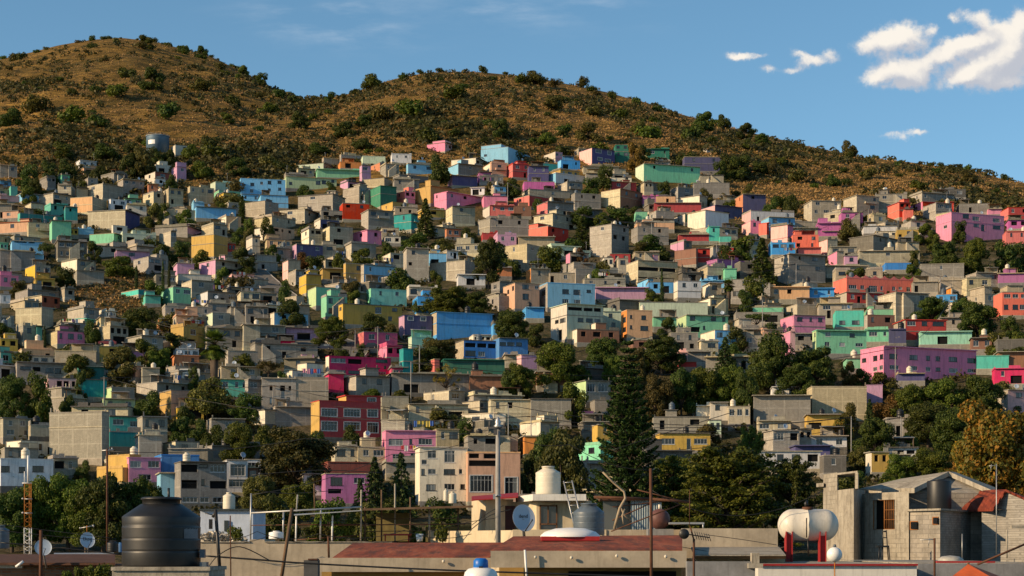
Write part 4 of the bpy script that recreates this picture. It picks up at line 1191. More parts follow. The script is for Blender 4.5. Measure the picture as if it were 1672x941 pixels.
NAMES=dict(broad=('broadleaf_tree','tree'),big=('broadleaf_tree','tree'),umbrella=('umbrella_tree','tree'),bush=('bush','bush'),cypress=('cypress_tree','tree'),conifer=('conifer_tree','tree'),darkcon=('conifer_tree','tree'),norfolk=('norfolk_pine','tree'),cedar=('cedar_tree','tree'),palm=('palm_tree','tree'),sparse=('sparse_tree','tree'))
def plant(kind, leaf, px, pyt, pyb, wpx, Y=None, label='', group=None, rng=random, z0=None):
    # wpx: crown width in photo pixels
    if Y is None: Y=D(px,pyb)
    x=XA(px,Y); z=ZA(pyb,Y) if z0 is None else z0
    h=(ZA(pyt,Y)-z)
    unitw=dict(broad=.98,big=.92,umbrella=1.12,bush=.98,cypress=.19,conifer=.62,darkcon=.56,norfolk=.62,cedar=1.05,palm=.50,sparse=1.0)[kind]
    w=wpx/F*Y/unitw
    n,cat=NAMES[kind]
    o=thing(n,label,cat,(x,Y,z),rng.random()*6.28,group); o.scale=(w,w,h)
    le,tr=proto(kind,rng.randrange(3),leaf)
    link('crown',le,o); link('trunk',tr,o)
    return o
# kind leaf centre top bottom width ; label
TREES='''
broad dark 170 231 263 46
broad dark 218 232 268 34
broad olive 232 236 286 46
broad dark 212 250 288 36
broad dark 255 240 270 30
broad dark 277 241 270 26
broad dark 45 266 312 38
broad dark 78 262 300 34
broad dark 108 256 292 34
broad dark 60 292 318 30
broad dark 160 268 292 28
broad dark 280 284 308 22
broad green 302 338 370 34
broad olive 250 330 370 36
cypress dark 395 320 358 16
broad green 408 356 396 22
broad olive 402 372 402 24
umbrella dark 75 392 434 34
broad dark 154 392 424 32
broad green 193 414 446 62
broad dark 262 398 432 48
broad dark 300 394 430 40
broad green 332 406 434 34
broad dark 388 402 438 44
broad green 437 350 394 24
broad green 408 362 396 20
broad dark 500 300 324 32
broad dark 540 296 318 22
broad dark 716 246 304 36;tall dark tree standing alone beside pale hillside houses
darkcon dark 695 322 384 40;dark ragged conifer in front of the long pink house
broad dark 678 380 412 56
broad olive 720 386 410 46
broad dark 765 368 400 36
broad dark 634 394 420 30
broad green 590 402 432 42
broad green 554 410 442 22
broad rust 497 408 440 40
broad dark 444 396 424 28
big dark 797 384 464 50;big dark tree in the middle of the slope
broad dark 756 410 428 22
broad yel 1038 230 280 34;tall yellow tree beside the dark green house at the town top
broad dark 985 268 308 36
broad dark 968 290 320 40
broad dark 838 288 320 30
broad dark 882 322 342 28
broad dark 948 336 366 46
broad dark 1005 336 364 54
darkcon dark 950 354 402 44;dark conifer beside the red coral house
broad green 892 400 442 60
broad dark 815 392 440 40
broad dark 1062 382 412 54
broad olive 1152 307 330 28
broad dark 1188 250 282 40
broad dark 1212 254 288 46
broad dark 1238 262 284 34
broad dark 1178 262 288 30
broad rust 949 404 428 24
broad olive 1386 352 390 40
darkcon dark 1244 386 460 54;feathery dark pine at the east slope
broad green 1508 364 394 36
broad green 1526 374 404 28
broad dark 1570 360 390 28
broad dark 1290 314 350 30
broad dark 1260 320 350 30
broad green 1494 408 432 22
big dark 1540 388 446 52
big green 1590 384 448 56
broad dark 1640 392 446 56
broad dark 1668 396 440 40
broad dark 1560 412 448 40
big green 730 462 512 84
big dark 776 472 512 60
broad dark 690 476 508 34
big green 541 514 562 62;wide dark tree between a street and the yellow house
big dark 610 508 546 52
broad olive 640 526 550 26
big olive 716 546 594 72
broad dark 700 566 600 60
broad dark 556 558 584 30
broad dark 590 560 582 20
broad dark 622 528 548 24
umbrella olive 438 584 622 44
broad dark 462 604 624 24
sparse yel 728 592 642 52;sparse yellow tree with bare branches before a grey wall
broad green 712 440 470 28
broad dark 464 452 494 22
big dark 836 500 552 62
broad dark 872 526 558 40
big green 912 552 632 88;broad grey green tree with visible dark trunk
big dark 984 546 606 66
big green 1002 576 624 44
big dark 1080 546 602 80
big olive 1040 560 640 40
big green 848 588 646 58
broad dark 828 604 648 40
big olive 1076 604 690 64
big dark 1112 596 676 60
big green 1150 594 668 70
big green 1192 590 670 64
big dark 1218 600 680 50
darkcon pine 1184 548 610 46;dark pointed conifer beside a pale blue cube house
broad dark 1088 516 546 36
broad green 1064 470 494 34
cypress pine 1081 440 496 9
cypress pine 223 434 468 8
cypress pine 266 424 470 7
cypress pine 276 426 470 7
cypress pine 73 532 564 7
palm green 1190 456 496 26
broad dark 1216 474 510 34
broad dark 1255 540 630 78
big dark 1262 544 640 88
big dark 1330 560 640 84
big dark 1300 590 650 70
umbrella dark 1235 508 536 54
big dark 1522 482 524 66
big dark 1596 486 552 78
broad dark 1652 516 556 42
broad green 1490 430 458 34
broad dark 1220 470 506 34
broad olive 1386 586 624 30
broad dark 1410 600 626 34
broad olive 1440 606 640 54
broad rust 1450 640 680 60
broad olive 1384 654 700 44
broad gold 1374 680 726 48
darkcon pine 1420 650 690 26
big dark 1430 678 742 76
big green 1490 622 690 70
big green 1540 610 690 80
big dark 1600 608 690 90
big dark 1516 650 720 90
big dark 1560 660 740 90
big green 1520 726 784 80
big green 1470 736 786 60
broad gold 1560 742 790 60
broad dark 103 435 462 42
broad olive 32 458 480 36
broad green 360 434 470 34
broad dark 150 520 556 28
big dark 228 498 550 70;large dark round tree below a brown earth slope
broad olive 214 520 552 30
broad dark 290 542 572 56
big green 259 564 608 48
broad dark 318 598 630 24
broad dark 130 600 650 26
palm green 350 538 650 60;tall fan palm with a thick shaggy trunk
broad olive 338 610 676 74;pale feathery olive tree at the foot of the palm
broad dark 400 640 680 60
broad dark 300 660 700 40
broad dark 243 634 678 48
broad green 62 606 690 52
big dark 22 604 690 60
broad dark 110 642 668 26
broad dark 292 676 724 46
broad dark 322 680 724 44
broad dark 348 690 726 40
big green 392 684 750 64
broad green 430 690 730 40
broad dark 510 700 740 60
big brown 482 690 800 150;huge brownish tree with bare forked trunk before white houses
broad dark 455 806 892 80
broad green 540 812 895 76
broad dark 640 806 895 90
broad dark 720 812 895 76
broad olive 590 815 895 56
broad green 1440 768 830 66
broad dark 1390 764 830 56
big olive 420 770 838 66
big green 488 778 842 80
broad dark 574 690 728 40
broad olive 722 664 706 66
broad dark 756 680 714 34
broad green 610 632 654 40
broad green 652 634 654 34
conifer pine 612 742 838 60
conifer pine 655 736 836 58
conifer pine 588 780 838 40
broad dark 136 748 776 28
big dark 20 790 905 90
big green 60 770 900 90
big green 112 764 900 100
big dark 168 764 905 100
big dark 216 770 900 84
big green 246 780 880 60
broad olive 34 800 890 60
big green 140 800 905 80
big brown 922 684 830 104;tall brown and green tree left of the layered pine
big dark 895 690 800 60
broad green 938 620 684 56
norfolk pine 1025 556 830 140;tall layered norfolk pine with flat tiers of branches
cedar green 1190 728 880 270;huge spreading cedar filling the middle right
cedar green 1100 744 880 150
cedar dark 1290 744 880 130
cedar green 1225 694 760 84
broad olive 1150 690 730 60
big gold 1636 636 850 170;large golden autumn tree at the east edge
big gold 1596 686 840 100
broad olive 1560 770 820 80
broad dark 862 730 800 40
'''
def build_trees():
    rng=random.Random(77); TE=[]
    for line in TREES.strip().splitlines():
        t,_,label=line.partition(';'); k,leaf,cx,top,bot,w=t.split(); cx,top,bot,w=float(cx),float(top),float(bot),float(w)
        Y=D(cx,bot)
        if k=='norfolk': Y=236.
        elif label.startswith('huge spreading'): Y=228.
        elif k=='cedar': Y=min(Y,244.)
        elif label.startswith('large golden') : Y=170.
        elif k=='big' and leaf=='gold': Y=185.
        elif label.startswith('tall brown and green'): Y=252.
        z0=terr(XA(cx,Y),Y)-.3
        if leaf=='gold' and k=='big': z0=ZA(bot,Y)
        o=plant(k,leaf,cx,top,bot,w,Y=Y,rng=rng,z0=z0)
        TE.append(dict(o=o,kind=k,leaf=leaf,px=cx,py=(top+bot)/2,w=w,label=label,Y=Y,short=None,rect=(cx,top,bot)))
    return TE
def fill_trees(TE):
    rng=random.Random(23); n=0
    for _ in range(5000):
        if n>=85: break
        px=rng.uniform(0,1672); lo=np.interp(px,[a for a,b in TOWN_TOP],[b for a,b in TOWN_TOP])+6; py=lo+(845-lo)*rng.random()**1.2
        Y=D(px,py); w=rng.uniform(4.5,9)*F/Y; h=w*rng.uniform(.7,1.1)
        a,b,c,d=max(0,int((px-w/2)/2)),min(GW,int((px+w/2)/2)+1),max(0,int((py-h)/2)),min(GH,int(py/2)+1)
        if b-a<2 or d-c<2: continue
        s_=OWN[c:d,a:b]; sy=OWY[c:d,a:b]
        if ((s_>0)&(s_<500)&(sy>Y)).mean()>.20 or ((s_==0)|(s_>=900)).mean()<.45 or mnoise.noise(Vector((px/130,py/60,2.)))<-.08: continue
        kind='bush' if rng.random()<.25 else 'broad'; leaf=rng.choice(['dark','green','dark','olive'])
        x=XA(px,Y); o=plant(kind,leaf,px,py-h,py,w*1.1,Y=Y,rng=rng,z0=terr(x,Y)-.3); n+=1
        claim(px-w*.4,px+w*.4,py-h*.9,py,Y,800)
        TE.append(dict(o=o,kind=kind,leaf=leaf,px=px,py=py-h/2,w=w,label='',Y=Y,short=None,rect=(px,py-h,py)))
    print('fill trees',n)
LW=dict(brown='brown green',dark='dark green',green='mid green',olive='olive green',gold='golden',rust='brownish',pine='deep green',yel='yellow')
KW=dict(broad='round leafy tree',big='big spreading tree',umbrella='flat crowned tree',cypress='slim cypress',conifer='pointed conifer',darkcon='pointed conifer',norfolk='layered pine',cedar='spreading cedar',palm='palm',sparse='thin tree',bush='bush')
def label_trees(TE):
    anc=[e for e in ENT if e['short']]
    rest=[e for e in TE if not e['label']]
    place_words(rest,anc,lambda e:(e['leaf'],e['kind']),lambda e: 'such tree')
    for e in rest: e['label']=f"{LW[e['leaf']]} {KW[e['kind']]}, {e['where'].replace('the such tree','standing')}"
    for e in TE: e['o']['label']=e['label']; e['o']['group']='trees among the houses'
HTREES=[(607,121,147,40),(660,118,132,18),(788,107,121,18),(872,118,140,40),(850,120,138,22),(905,128,142,22),(952,124,144,24),(965,138,150,20),(1181,188,210,26),(1145,188,216,44),(1215,206,228,36),(1246,212,226,18),(1160,196,214,22),(1386,232,258,28),(1388,250,266,18),(1580,260,274,18),(1536,262,272,14),(1430,250,262,16),(35,78,96,22),(22,82,100,18),(150,58,70,14),(190,60,72,14),(240,64,84,34),(330,80,98,24),(300,74,92,22),(360,94,112,20),(395,112,134,26),(425,128,148,28),(455,144,164,26),(478,152,170,22),(540,152,170,26),(1000,146,162,20),(1040,158,174,20),(1075,166,182,26),(1100,176,192,22),(1310,232,244,14),(1466,262,274,14),(1640,286,298,16),
(275,170,200,44),(190,140,164,44),(120,170,200,50),(160,186,210,44),(60,150,180,50),(20,170,198,50),(330,130,150,40),(250,120,150,46),(210,100,124,40),(380,150,170,30),(440,164,186,40),(670,160,194,56),(620,170,200,40),(740,140,166,44),(900,160,180,40),(1060,190,222,50),(960,196,224,50),(1130,205,232,46),(1300,270,296,36),(1360,280,300,26),(1260,262,286,26),(1500,290,310,36),(1420,270,290,26),(700,206,236,44),(560,196,222,46),(490,196,220,36),(820,200,226,40),(340,228,256,44),(100,236,262,44),(390,258,286,46),(330,262,288,40),(440,250,276,40),(350,236,262,50),(460,258,280,40),(400,228,250,36),(310,230,254,30),(520,236,256,40),(1050,240,262,30),(840,240,258,40),(1280,312,334,44),(1222,300,318,24)]
def build_hill_plants():
    rng=random.Random(31); E=[]
    allp=list(HTREES)
    # further bushes that stand out of the scrub
    for k in range(210):
        px=rng.uniform(-5,1675); top=float(ridge(px)[0]); bt=float(np.interp(px,[a for a,b in TOWN_TOP],[b for a,b in TOWN_TOP]))-6
        py=top+(bt-top)*(.04+.93*rng.random()); w=rng.uniform(12,30)*(1.25 if rng.random()<.3 else .8)
        if mnoise.noise(Vector((px/70,py/32,4.)))<-.12: continue
        allp.append((px,py-w*.55,py,w))
    for k in range(80):
        px=rng.uniform(0,1672) if k>28 else rng.uniform(240,490); rp=float(ridge(px)[0]); w=rng.uniform(6,17); allp.append((px,rp-w*.42,rp+1.5,w))
    for px,t,b,w in allp:
        rp,Yr=ridge(px); b2=max(b,float(rp)+1.5); Y=D(px,b2)
        z=terr(XA(px,Y),Y)
        kind='bush' if w<24 or rng.random()<.5 else 'broad'; leaf=rng.choice(['dark','dark','green','olive'])
        n,cat=('hillside_bush','bush') if kind=='bush' else ('hillside_tree','tree')
        m=Y/F; h=max((b-t)*m,1.2)*1.1
        o=thing(n,'',cat,(XA(px,Y),Y,z-.15*h),rng.random()*6.28,'bushes and trees on the dry hill')
        o.scale=(w*m,w*m,h*1.25)
        le,tr=proto(kind,rng.randrange(3),leaf); link('crown',le,o); link('trunk',tr,o)
        E.append(dict(o=o,px=px,py=(t+b)/2,kind=kind,leaf=leaf,w=w,short=None))
    # landmarks of the hill for the labels
    names=[(607,'lone ridge tree by the saddle'),(872,'dark clump on the main ridge'),(1181,'ridge tree on the east shoulder'),(1386,'big tree on the east ridge'),(240,'summit grove of the far hill'),(35,'twin trees on the west ridge'),(275,'wide bush below the far hill'),(670,'wide bush below the main ridge'),(1300,'bush on the east grass slope'),(1580,'small tree on the east end ridge')]
    A=[]
    for px,s in names:
        e=next(e for e in E if e['px']==px); e['short']=s; A.append(e)
    A2=A+[dict(px=257,py=232,short='round blue reservoir'),dict(px=825,py=250,short='tall light blue house'),dict(px=1133,py=282,short='wide mint house'),dict(px=718,py=238,short='highest pink house'),dict(px=60,py=280,short='west end of town'),dict(px=1360,py=345,short='square grey edge house'),dict(px=500,py=285,short='long lime green house')]
    rest=[e for e in E if not e['short']]
    place_words(rest,A2,lambda e:(e['leaf'],e['kind']),lambda e:'one')
    for e in rest: e['o']['label']=f"{LW[e['leaf']]} {'hillside bush' if e['kind']=='bush' else 'hillside tree'}, {e['where']}"
    for e in A: e['o']['label']=f"dark {'bush' if e['kind']=='bush' else 'tree'}, the {e['short']}"
    # scrub and dry grass: ground cover nobody could count
    L=Leaves(); G=Leaves(); S=Leaves()
    n=0
    for k in range(17000):
        px=rng.uniform(-60,1740); top=float(ridge(px)[0]); bt=float(np.interp(px,[a for a,b in TOWN_TOP],[b for a,b in TOWN_TOP]))+8
        py=top+(bt-top)*(rng.random()**.85); Y=D(px,max(py,top+1)); x=XA(px,Y); z=terr(x,Y)
        dens=mnoise.noise(Vector((x/55,Y/90,1.3)))+.5*mnoise.noise(Vector((x/18,Y/30,5.3)))
        if rng.random()<(.48 if px<1050 else .30)+.95*dens:
            s=rng.uniform(.7,2.5)*(1.+.7*max(0,dens))
            L.blob((x,Y,z+s*.35),s,s,s*.66,24,s*.40,rng,.6)
        for _ in range(2):
            xx=x+rng.gauss(0,5); yy=Y+rng.gauss(0,6); zz=terr(xx,yy); s=rng.uniform(.4,1.0)
            for q in range(4):
                G.leaf(Vector((xx+rng.gauss(0,.9),yy+rng.gauss(0,.5),zz+s*.3)),Vector((rng.gauss(0,.6),-.6,.5)),s*.7,rng,2.)
    for k in range(5200):       # weeds and low shrubs between the houses
        px=rng.uniform(-10,1680); py=rng.uniform(330,830); Y=D(px,py)
        x=XA(px,Y); z=terr(x,Y); s=rng.uniform(.5,1.7)
        if mnoise.noise(Vector((x/25,Y/25,9.)))<-.15: continue
        S.blob((x,Y,z+s*.4),s,s,s*.7,16,s*.4,rng,.5)
    for _ in range(900):     # the bare earth slope in the west
        px=rng.uniform(112,236); py=rng.uniform(436,506); Y=D(px,py); x=XA(px,Y); z=terr(x,Y); s=rng.uniform(.3,1.1)
        G.blob((x,Y,z+s*.2),s,s,s*.5,8,s*.5,rng,.5)
    for nm,LL,mt in (('hillside_scrub',L,leafmat('leaf_scrub',(.026,.030,.008),(.058,.055,.015),(.125,.10,.028))),('dry_grass',G,leafmat('leaf_drygrass',(.16,.095,.026),(.27,.165,.045),(.38,.25,.08),.2)),('town_undergrowth',S,leafmat('leaf_undergrowth',(.020,.030,.006),(.052,.060,.012),(.12,.11,.02)))):
        struct(link(nm,LL.mesh(nm,mt)),'stuff')
# ---------------------------------------------------------------- roof tanks, poles, dishes, cars
def tank_mesh(kind):
    if kind in PROTO: return PROTO[kind]
    b=MB(); r,h=.5,1.0
    if kind.startswith('tank'):
        b.lathe([(0,0),(.49,0),(.5,.03),(.5,.30),(.485,.31),(.485,.33),(.5,.34),(.5,.62),(.485,.63),(.485,.65),(.5,.66),(.5,.80),(.47,.83),(.27,.97),(.24,.98),(.24,1.06),(.22,1.08),(0,1.08)],20)
        me=b.mesh('tank_body',[dict(tankb=BLKP,tankw=BEIP,tankg=GRYP)[kind]])
    PROTO[kind]=me; return me
DARKBLUE=plain('blue_plastic',(.06,.16,.34),.5,0,.4,.1)
def build_tanks():
    rng=random.Random(9); n=0
    used=0
    for e in ENT:
        if e['o'].get('label') is None: continue
        if rng.random()>.32 or e['Wd']<3.5 or used>=150: continue
        if e['rect'][4]<245 or e['Y']>690: continue
        v=max(e['vols'],key=lambda v:v[5]); x0,y0,x1,y1,z0,z1=v
        if x1-x0<2 or y1-y0<2: continue
        kind=rng.choice(['tankb','tankb','tankw','tankw','tankg'])
        lp=Vector((rng.uniform(x0+.7,x1-.7),y0+rng.uniform(.65,min(1.2,(y1-y0)/2)),z1+.15))
        M=Matrix.Translation(e['o'].location)@Matrix.Rotation(e['th'],4,'Z')
        p=M@lp
        o=link('water_tank',tank_mesh(kind),None,tuple(p)); s=rng.uniform(1.1,1.5); o.scale=(s,s,s*rng.uniform(.95,1.2))
        base=None
        c=dict(tankb='black',tankw='cream',tankg='grey blue')[kind]
        ph=e['phrase']; lab=f"{c} water tank on the {ph}"
        if len(lab.split())>16: lab=f"{c} tank on {ph}"
        if len(lab.split())>16: lab=' '.join(lab.split()[:16])
        tag(o,lab,'water tank','water tanks on the hillside roofs'); used+=1
def roof_spot(rng,e):
    v=max(e['vols'],key=lambda v:v[5]); x0,y0,x1,y1,z0,z1=v
    M=Matrix.Translation(e['o'].location)@Matrix.Rotation(e['th'],4,'Z')
    return M@Vector((rng.uniform(x0+.4,x1-.4),y0+rng.uniform(.3,.8),z1+.14))
def build_roof_things():
    rng=random.Random(41)
    dm=MB(); dm.lathe([(0,.02),(.3,.05),(.42,.11),(.44,.12),(.40,.13),(.3,.09),(0,.05)],18,0,M=Matrix.Rotation(R(70),3,'X')); dm.tube([(0,.02,.0),(0,.1,-.35),(0,.1,-.75)],.03,6); dm.tube([(0,-.1,-.38),(0,-.45,-.1)],.012,5)
    dme=dm.mesh('roof_dish',[DISHM]); nd=nl=na=0
    cl=[plain('cloth_%d'%i,c,.9,0,.1,.1) for i,c in enumerate(((.65,.62,.60),(.5,.06,.06),(.08,.16,.45),(.6,.45,.1),(.55,.25,.35),(.12,.12,.13)))]
    for e in ENT:
        if e['rect'][4]<250 or e['Wd']<3.2: continue
        r=rng.random(); ph=e['phrase']
        def lab(s): return ' '.join((s+' on the '+ph).split()[:16])
        if r<.10 and nd<45:
            o=link('satellite_dish',dme,None,tuple(roof_spot(rng,e)+Vector((0,0,.75)))); o.rotation_euler=(0,0,rng.uniform(-.2,.9)); o.scale=(1.15,)*3; tag(o,lab('small dish'),'satellite dish','small satellite dishes on hillside roofs'); nd+=1
        elif r<.16 and nl<24 and e['Y']<560:
            p=roof_spot(rng,e); L=min(4.,e['Wd']-.8); ux=Vector((math.cos(e['th']),math.sin(e['th']),0))
            o=thing('laundry_line',lab('laundry drying'),'laundry',tuple(p),e['th'],'laundry lines on hillside roofs')
            a=-rng.uniform(0,L*.6)
            for s in (0,L):
                b=MB(); b.tube([(a+s,0,0),(a+s,0,1.9)],.03,6); b.build('post',[WOOD],o)
            b=MB(); b.tube([(a,0,1.85),(a+L/2,0,1.75),(a+L,0,1.85)],.01,4); b.build('line',[BLKP],o)
            x=.15
            while x<L-.6:
                w=rng.uniform(.35,.8); h=rng.uniform(.5,1.1); b=MB(); n=6
                for q in range(n):
                    x0=a+x+w*q/n; x1=a+x+w*(q+1)/n; y0=.03*math.sin(q*1.7+x*3); y1=.03*math.sin((q+1)*1.7+x*3)
                    b.face([(x0,y0*2,1.78-h),(x1,y1*2,1.78-h),(x1,y1,1.8),(x0,y0,1.8)]); b.face([(x0,y0+.012,1.8),(x1,y1+.012,1.8),(x1,y1*2+.012,1.78-h),(x0,y0*2+.012,1.78-h)])
                b.build('cloth',[rng.choice(cl)],o); x+=w+rng.uniform(.05,.3)
            nl+=1
        elif r<.21 and na<30:
            p=roof_spot(rng,e); h=rng.uniform(2.,4.); b=MB(); b.tube([(0,0,0),(0,0,h)],.03,5)
            for k in range(4): b.tube([(-.5+.1*k,0,h-.1-.22*k),(.5-.1*k,0,h-.1-.22*k)],.014,4)
            o=b.build('tv_aerial',[METAL]); o.location=p; o.rotation_euler=(0,0,rng.uniform(-.6,.6)); tag(o,lab('thin aerial'),'aerial','thin aerials on hillside roofs'); na+=1
def pole(px,top,bot,Y=None,r=.09,mat=None,kind='utility_pole',arms=1,label='',name=None):
    Y=Y or D(px,bot); x=XA(px,Y); z0=terr(x,Y)-.4; z1=ZA(top,Y)
    o=thing(kind,label,'pole',(x,Y,z0),0,'poles along the hillside streets')
    b=MB(); b.tube([(0,0,0),(0,0,(z1-z0)*.6),(0,0,z1-z0)],[r*1.3,r*1.1,r*.8],8); b.build('shaft',mat or POLEC,o)
    for k in range(arms):
        c=MB(); h=z1-z0-.35-.8*k; c.box(-.75,-.06,h-.05,.75,.06,h+.05)
        for q in (-.65,-.3,.3,.65): c.lathe([(0,0),(.05,0),(.05,.14),(0,.16)],8,0,(q,0,h+.05))
        c.build('crossarm',WOOD,o)
    return dict(o=o,px=px,py=(top+bot)/2,top=Vector((x,Y,z1)),short=None)
POLES=[(227,519,550),(617,533,578),(685,563,610),(671,591,655),(829,298,337),(944,328,354),(1064,363,408),(1170,396,424),(1418,341,374),(1245,490,546),(1535,450,482),(1550,490,536),(1462,567,618),(338,625,676),(446,628,670),(1390,680,743),(830,660,734),(867,678,738),(170,615,668),(1471,680,730),(580,540,566),(1195,420,450),(506,720,770),(705,470,500),(1300,430,462)]
def build_poles():
    rng=random.Random(3); E=[]
    for px,t,b in POLES: E.append(pole(px,t,b,arms=rng.choice([0,1,1])))
    # street lamp by the palm
    Y=D(307,602); x=XA(307,Y); z0=ZA(604,Y); z1=ZA(560,Y)
    o=thing('street_lamp','pale curved street lamp beside the orange red house','street lamp',(x,Y,z0))
    b=MB(); h=z1-z0; b.tube([(0,0,0),(0,0,h*.8),(-.3,0,h*.95),(-1.1,0,h)],[.08,.06,.05,.04],8); b.build('shaft',POLEC,o)
    l=MB(); l.box(-1.6,-.14,h-.08,-1.0,.14,h+.06); l.build('lamp_head',METAL,o)
    anc=[e for e in ENT if e['short']]
    place_words(E,anc,lambda e:1,lambda e:'one')
    for e in E: e['o']['label']=f"thin grey utility pole, {e['where']}"
    # overhead cables strung between the poles
    k=0
    pairs=[(11,12,'drooping cables east'),(9,13,'')]
    import itertools
    done=0; A={id(e):0 for e in E}
    for a,b in itertools.combinations(E,2):
        d=(a['top']-b['top']).length
        if d<125 and done<26 and A[id(a)]<2 and A[id(b)]<2:
            A[id(a)]+=1; A[id(b)]+=1; done+=1
            m=MB()
            for off in (-.5,.5):
                pts=[]
                for i in range(13):
                    t=i/12; p=a['top'].lerp(b['top'],t)+Vector((0,off,-.2-d*.04*4*t*(1-t))); pts.append(p)
                m.tube(pts,.032,4)
            o=m.build('overhead_cable',[BLKP]); tag(o,f"sagging cable from a pole, {a['where']}",'cable','cables between hillside poles')
def build_cars():
    spec=[(178,566,15,(.16,.02,.02),'small dark red car parked on a roof terrace'),(318,556,12,(.40,.03,.04),'bright red car parked beside a pale tent roof'),(425,564,16,(.02,.02,.025),'black car parked above a brick windowed house'),(530,574,14,(.03,.03,.05),'dark car parked under the wide tree'),(605,572,12,(.015,.015,.02),'black car parked at the small street corner'),(308,619,24,(.62,.60,.55),'white van parked below the tall fan palm')]
    for px,pb,w,c,label in spec:
        Y=D(px,pb); L=4.2 if 'van' not in label else 5.4; x=XA(px,Y); z=ZA(pb,Y)+.05
        van='van' in label
        o=thing('parked_van' if van else 'parked_car',label,'van' if van else 'car',(x,Y-1.5,z),.08,'cars parked on the slope')
        m=MB(); hh=1.9 if van else .95
        pr=[(-L/2,.35),(-L/2,.75),(-L/2+.2,.9),(-L*.22,.95),(-L*.1,1.42),(L*.25,1.45),(L*.42,.98),(L/2,.9),(L/2,.35)] if not van else [(-L/2,.35),(-L/2,1.0),(-L/2+.7,1.2),(-L/2+1.2,1.95),(L/2-.1,2.0),(L/2,1.8),(L/2,.35)]
        n=len(pr); i=len(m.v); m.v+=[(a,-.85,b) for a,b in pr]+[(a,.85,b) for a,b in pr]
        m.f.append(tuple(i+k for k in range(n))[::-1]); m.f.append(tuple(i+n+k for k in range(n)))
        for k in range(n): j=(k+1)%n; m.f.append((i+k,i+j,i+n+j,i+n+k))
        m.m+=[0]*(n+2); m.sm+=[False]*(n+2)
        m.build('body',plain('car_paint_%d'%int(c[0]*1000),c,.3,0,.5,.05),o)
        g=MB()
        if van: g.box(-L/2+1.3,-.86,1.25,L/2-.5,-.852,1.7)
        else: g.prism([(-L*.16,-.862),(L*.30,-.862),(L*.30,-.852),(-L*.16,-.852)],1.0,1.36)
        g.build('window',GL,o)
        for sx in (-.3,.3):
            w_=MB(); w_.lathe([(0,-.1),(.33,-.1),(.33,.1),(0,.1)],14,0,M=Matrix.Rotation(math.pi/2,3,'X')); link('wheel',w_.mesh('wheel',[BLKP]),o,(sx*L,-.8,.33))
def build_roads():
    asph=NT('worn_road'); n=asph.noise(asph.obj(),.8,6,.7); m=asph.set(asph.ramp(n,[(.3,(.10,.095,.085)),(.7,(.19,.175,.15))]),.95,.15,bump=n)
    kerb=plain('kerb_concrete',(.34,.32,.29),.9)
    for nm,pts,w in (('slope_street',[(500,600),(470,505),(462,480),(440,462),(424,448),(412,436)],7.),('street',[(545,592),(570,585),(580,570),(566,556),(540,548)],6.),('lower_road',[(250,560),(300,548),(330,540),(360,528)],6.)):
        b=MB(); kb=MB(); P=[]
        for px,py in pts:
            Y=D(px,py); P.append(Vector((XA(px,Y),Y,0)))
        Q=[]
        for a,c in zip(P,P[1:]):
            for i in range(12): Q.append(a.lerp(c,i/12))
        Q.append(P[-1])
        prev=None
        for i,q in enumerate(Q):
            d=(Q[min(i+1,len(Q)-1)]-Q[max(i-1,0)]).normalized(); s=Vector((-d.y,d.x,0)); zz=float(base_z(q.x,q.y))-.4
            cur=[(q+s*w/2).to_tuple()[:2]+(zz,),(q-s*w/2).to_tuple()[:2]+(zz,)]
            k2=[(q-s*(w/2+.3)).to_tuple()[:2]+(zz+.12,),(q+s*(w/2+.3)).to_tuple()[:2]+(zz+.12,)]
            if prev:
                b.face([prev[0][1],cur[1],cur[0],prev[0][0]])
                kb.face([prev[0][1],prev[1][0],k2[0],cur[1]]); kb.face([prev[1][1],prev[0][0],cur[0],k2[1]])
                dn=lambda p:(p[0],p[1],p[2]-3.5)
                kb.face([prev[1][0],dn(prev[1][0]),dn(k2[0]),k2[0]]); kb.face([prev[1][1],k2[1],dn(k2[1]),dn(prev[1][1])])
            prev=(cur,k2)
        struct(b.build(nm,m)); struct(kb.build('kerb',kerb))
def reservoir():
    Y=D(257,243)-4; x=XA(257.5,Y); z=ZA(241,Y)-1; m=Y/F; r=18.5*m; h=(241-224)*m+1
    o=thing('water_reservoir','round steel blue reservoir with low conical roof above the west houses','reservoir',(x,Y,z))
    b=MB(); b.lathe([(0,-3),(r,-3),(r,h)],40); b.build('wall',plain('reservoir_paint',(.10,.17,.24),.55,.2,.4,.2,.4,True),o)
    c=MB(); c.lathe([(r+.25,h-.05),(r+.25,h+.2),(r*.5,h+.9),(0,h+1.3)],40); c.build('roof',plain('reservoir_roof',(.25,.30,.34),.6),o)
    l=MB()
    for k in range(7):
        a=-math.pi/2-.75+.10*k; l.face([(1.004*r*math.cos(a),1.004*r*math.sin(a),h*.30),(1.004*r*math.cos(a+.1),1.004*r*math.sin(a+.1),h*.30),(1.004*r*math.cos(a+.1),1.004*r*math.sin(a+.1),h*.62),(1.004*r*math.cos(a),1.004*r*math.sin(a),h*.62)])
    l.build('panel',WHP,o)
    pts=[(r*math.cos(-math.pi*k/16-.0),r*math.sin(-math.pi*k/16),h+.9) for k in range(17)]
    rl=MB(); rl.tube(pts,.03,4)
    for p in pts[::2]: rl.tube([(p[0],p[1],h+.1),p],.03,4)
    rl.build('railing',METAL,o)
